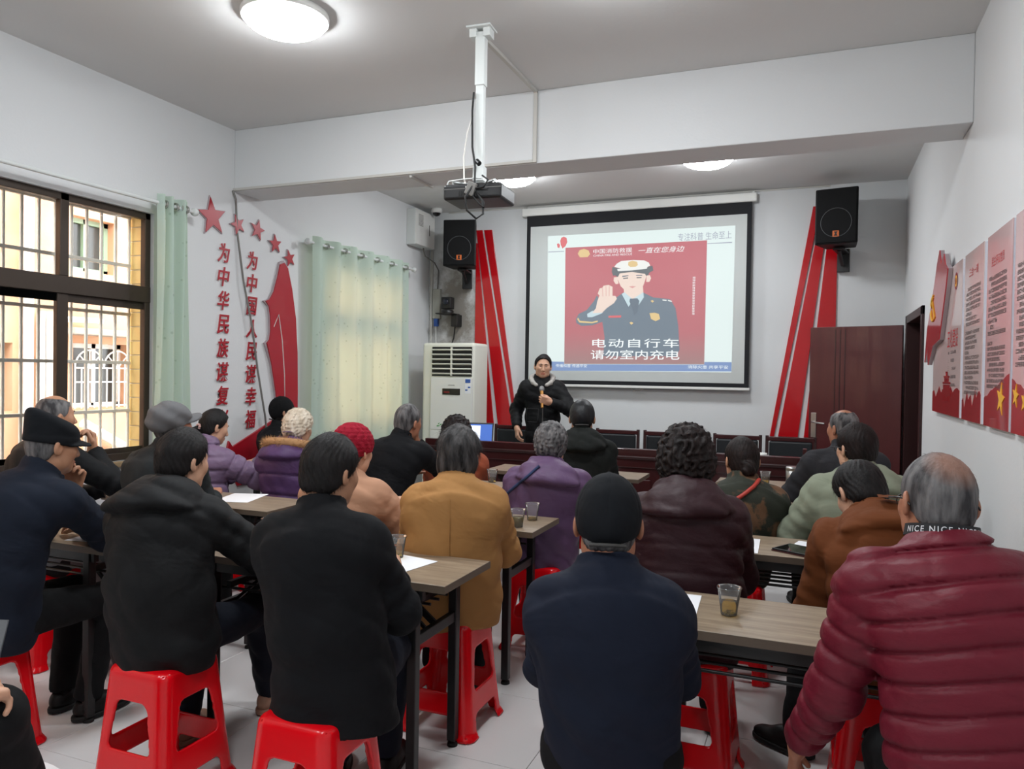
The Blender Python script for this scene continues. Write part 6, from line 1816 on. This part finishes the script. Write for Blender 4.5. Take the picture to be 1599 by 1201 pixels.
p9 = person('grey-haired woman in purple hooded jacket with blue strap', (-1.39, 3.94), (-1.365, 4.0, 1.098), -14, (-14, 5, 0), sw=0.16, coat=PURP, tone='fair', hair=('fluffy', GRYH), hood=True, hunch=0.05, sleeve=1.14, vj=0.010, seed=16, hem=0.43, fold=0.006, hips=0.19, trunk=1.06, stool_lab='red stool under the woman in purple hooded jacket', n_str=2200, hair_len=0.025)
on_back(p9, 'bag_strap', line((-0.20, 0.83), (0.0, 1.01), 12), 0.008, fabric('blue strap', (50, 62, 96)))
p14 = person('woman in camouflage jacket with hair bun and red strap', (-0.36, 4.0), (-0.346, 4.08, 1.06), -14, (-24, 4, 0), sw=0.15, coat=CAMO, tone='tan', hair=('bun', BRNH), hunch=0.05, sleeve=1.08, vj=0.011, seed=17, hem=0.43, stool_lab='red stool under the woman in camouflage jacket', n_str=600, hair_len=0.03, collar=0.05)
on_back(p14, 'bag_strap', line((-0.16, 0.80), (0.10, 0.985), 14), 0.010, mat('red leather strap', srgb(176, 56, 44), 0.5))
p16 = person('person in pale sage hoodie with dark brown hair', (0.18, 3.94), (0.190, 4.02, 1.155), -16, (-34, 4, 0), sw=0.168, coat=SAGE, tone='fair', hair=('thick', BRNH), hood=True, hunch=0.06, sleeve=1.2, vj=0.010, seed=18, hem=0.44, fold=0.005, trunk=1.1, glasses=True, arms=(dict(w=(-0.12, 0.34, 0.80), pole=(-0.55, -0.1, -0.8)), dict(w=(0.12, 0.36, 0.80))), stool_lab='red stool under the person in pale sage hoodie', n_str=1800, hair_len=0.03)
# row four
person('man in black cap and glasses by the left wall', (-3.96, 4.97), (-4.0, 5.0, 1.15), 6, (34, -8, 0), sw=0.14, coat=fabric('black padded jacket', (15, 16, 19), 0.7), tone='tan', hair=('crop', BLKH), cap_=('ball', CAPB), hunch=0.04, vj=0.012, seed=19, glasses=True, stool_lab='red stool under the man by the left wall', n_str=0)
person('person in burnt orange jacket half hidden behind the camel coat', (-2.37, 4.86), (-2.40, 4.92, 1.045), -22, (-22, 6, 0), sw=0.16, coat=ORANGE, tone='fair', hair=('curly', BRNH), hunch=0.05, vj=0.012, seed=20, stool_lab='red stool under the person in burnt orange jacket', n_str=400, hair_len=0.025)
p10 = person('man in dark olive jacket and black leather cap', (-1.44, 4.90), (-1.467, 4.95, 1.195), -16, (-16, 2, 0), sw=0.158, coat=DKG2, tone='tan', hair=('crop', BLKH), cap_=('ball', CAPL), hood=True, hunch=0.05, vj=0.011, seed=21, fold=0.005, collar=0.05, stool_lab='red stool under the man in black leather cap', n_str=0)
person('grey-haired man in dark grey suit by the open door', (0.14, 4.94), (0.161, 5.0, 1.19), -14, (-42, 0, 0), sw=0.17, coat=GREY, tone='ruddy', hair=('bald', GRYH), hunch=0.05, vj=0.011, seed=22, sleeve=1.1, arms=(dict(w=(-0.14, 0.34, 0.80), pole=(-0.6, -0.1, -0.8)), dict(w=(0.10, 0.36, 0.80))), stool_lab='red stool under the man in dark grey suit', n_str=300, hair_len=0.012)
# the presenter
p11 = person('standing presenter in black hooded jacket speaking into a microphone', (-2.515, 7.12), (-2.517, 7.10, 1.565), 163, (158, 2, 3), sw=0.150, seat_h=0.80, standing=True, coat=BLACKJ, trousers=fabric('black trousers', (13, 13, 15)), tone='fair', hair=('short', BLKH), hood=True, hood_col=fabric('pale grey hood lining', (176, 172, 166)), hunch=0.0, vb=0.0045, vj=0.009, seed=23, sleeve=1.1, hem=0.82, hips=0.175, trunk=0.98, collar=0.05,
       arms=(dict(w=(-0.075, 0.235, 1.225), pole=(-0.9, -0.2, -0.6), dir=(0.85, 0.25, 0.25), n=(0.0, 1, -0.2), curl=1.25, thumb=0.8), dict(w=(0.255, 0.07, 0.955), pole=(0.35, -0.9, 0), dir=(-0.1, 0.35, -0.9), n=(0.8, 0.3, 0), curl=0.5)), n_str=1500, hair_len=0.016)
hc = p11['W'][0] + p11['HD'][0][0] * 0.075 - p11['F'] * 0.012 * 0
mx = unit(p11['H'] + p11['F'] * 0.12 - np.array([0, 0, 0.11]) - hc)
hc = p11['W'][0] + p11['HD'][0][0] * 0.085 - unit(np.cross(p11['HD'][0][0], np.cross(p11['HD'][0][1], p11['HD'][0][0]))) * 0 - p11['F'] * 0.026
mic = empty('microphone', tuple(hc), 0, 'handheld microphone with golden handle held by the presenter', 'microphone')
MB().tube([-mx * 0.09, -mx * 0.05, mx * 0.02, mx * 0.09], [0.012, 0.0125, 0.014, 0.017], 14).build('handle', mat('golden microphone handle', srgb(204, 146, 78), 0.3, metal=0.5), mic)
MB().tube([mx * 0.09, mx * 0.10, mx * 0.12, mx * 0.138, mx * 0.148], [0.018, 0.024, 0.026, 0.02, 0.006], 16).build('grille', mat('steel mesh', srgb(150, 150, 150), 0.5, metal=0.7, bump=(400, 0.5)), mic)
pk = [march(p11, r, z, -0.6) if False else None for r, z in ()]
o = MB()
for (r, z0, z1) in ((0.10, 1.06, 1.14),):
    b_ = p11['base']; c = np.array([0, 0, 1.0])
    def fm(r, z):
        q = b_ + p11['R'] * r + p11['F'] * 0.6; q[2] = z
        for _ in range(80):
            d = float(p11['jf'](q[None].astype(np.float32))[0])
            if d < 0.002: break
            q = q - p11['F'] * max(d * 0.6, 0.002)
        return q - b_
    P_ = [fm(a, b) for a, b in line((0.04, 1.15), (0.16, 1.15), 4) + line((0.16, 1.15), (0.16, 1.02), 4) + line((0.16, 1.02), (0.05, 1.02), 4) + line((0.05, 1.02), (0.04, 1.15), 4)]
    o.tube(P_, 0.003, 6)
    MB().tube([fm(0, z) for z in np.linspace(1.36, 0.86, 16)], 0.003, 6).build('zip', CABLE, p11['root'])
o.build('chest_pocket', fabric('pocket stitching', (60, 60, 62)), p11['root'])
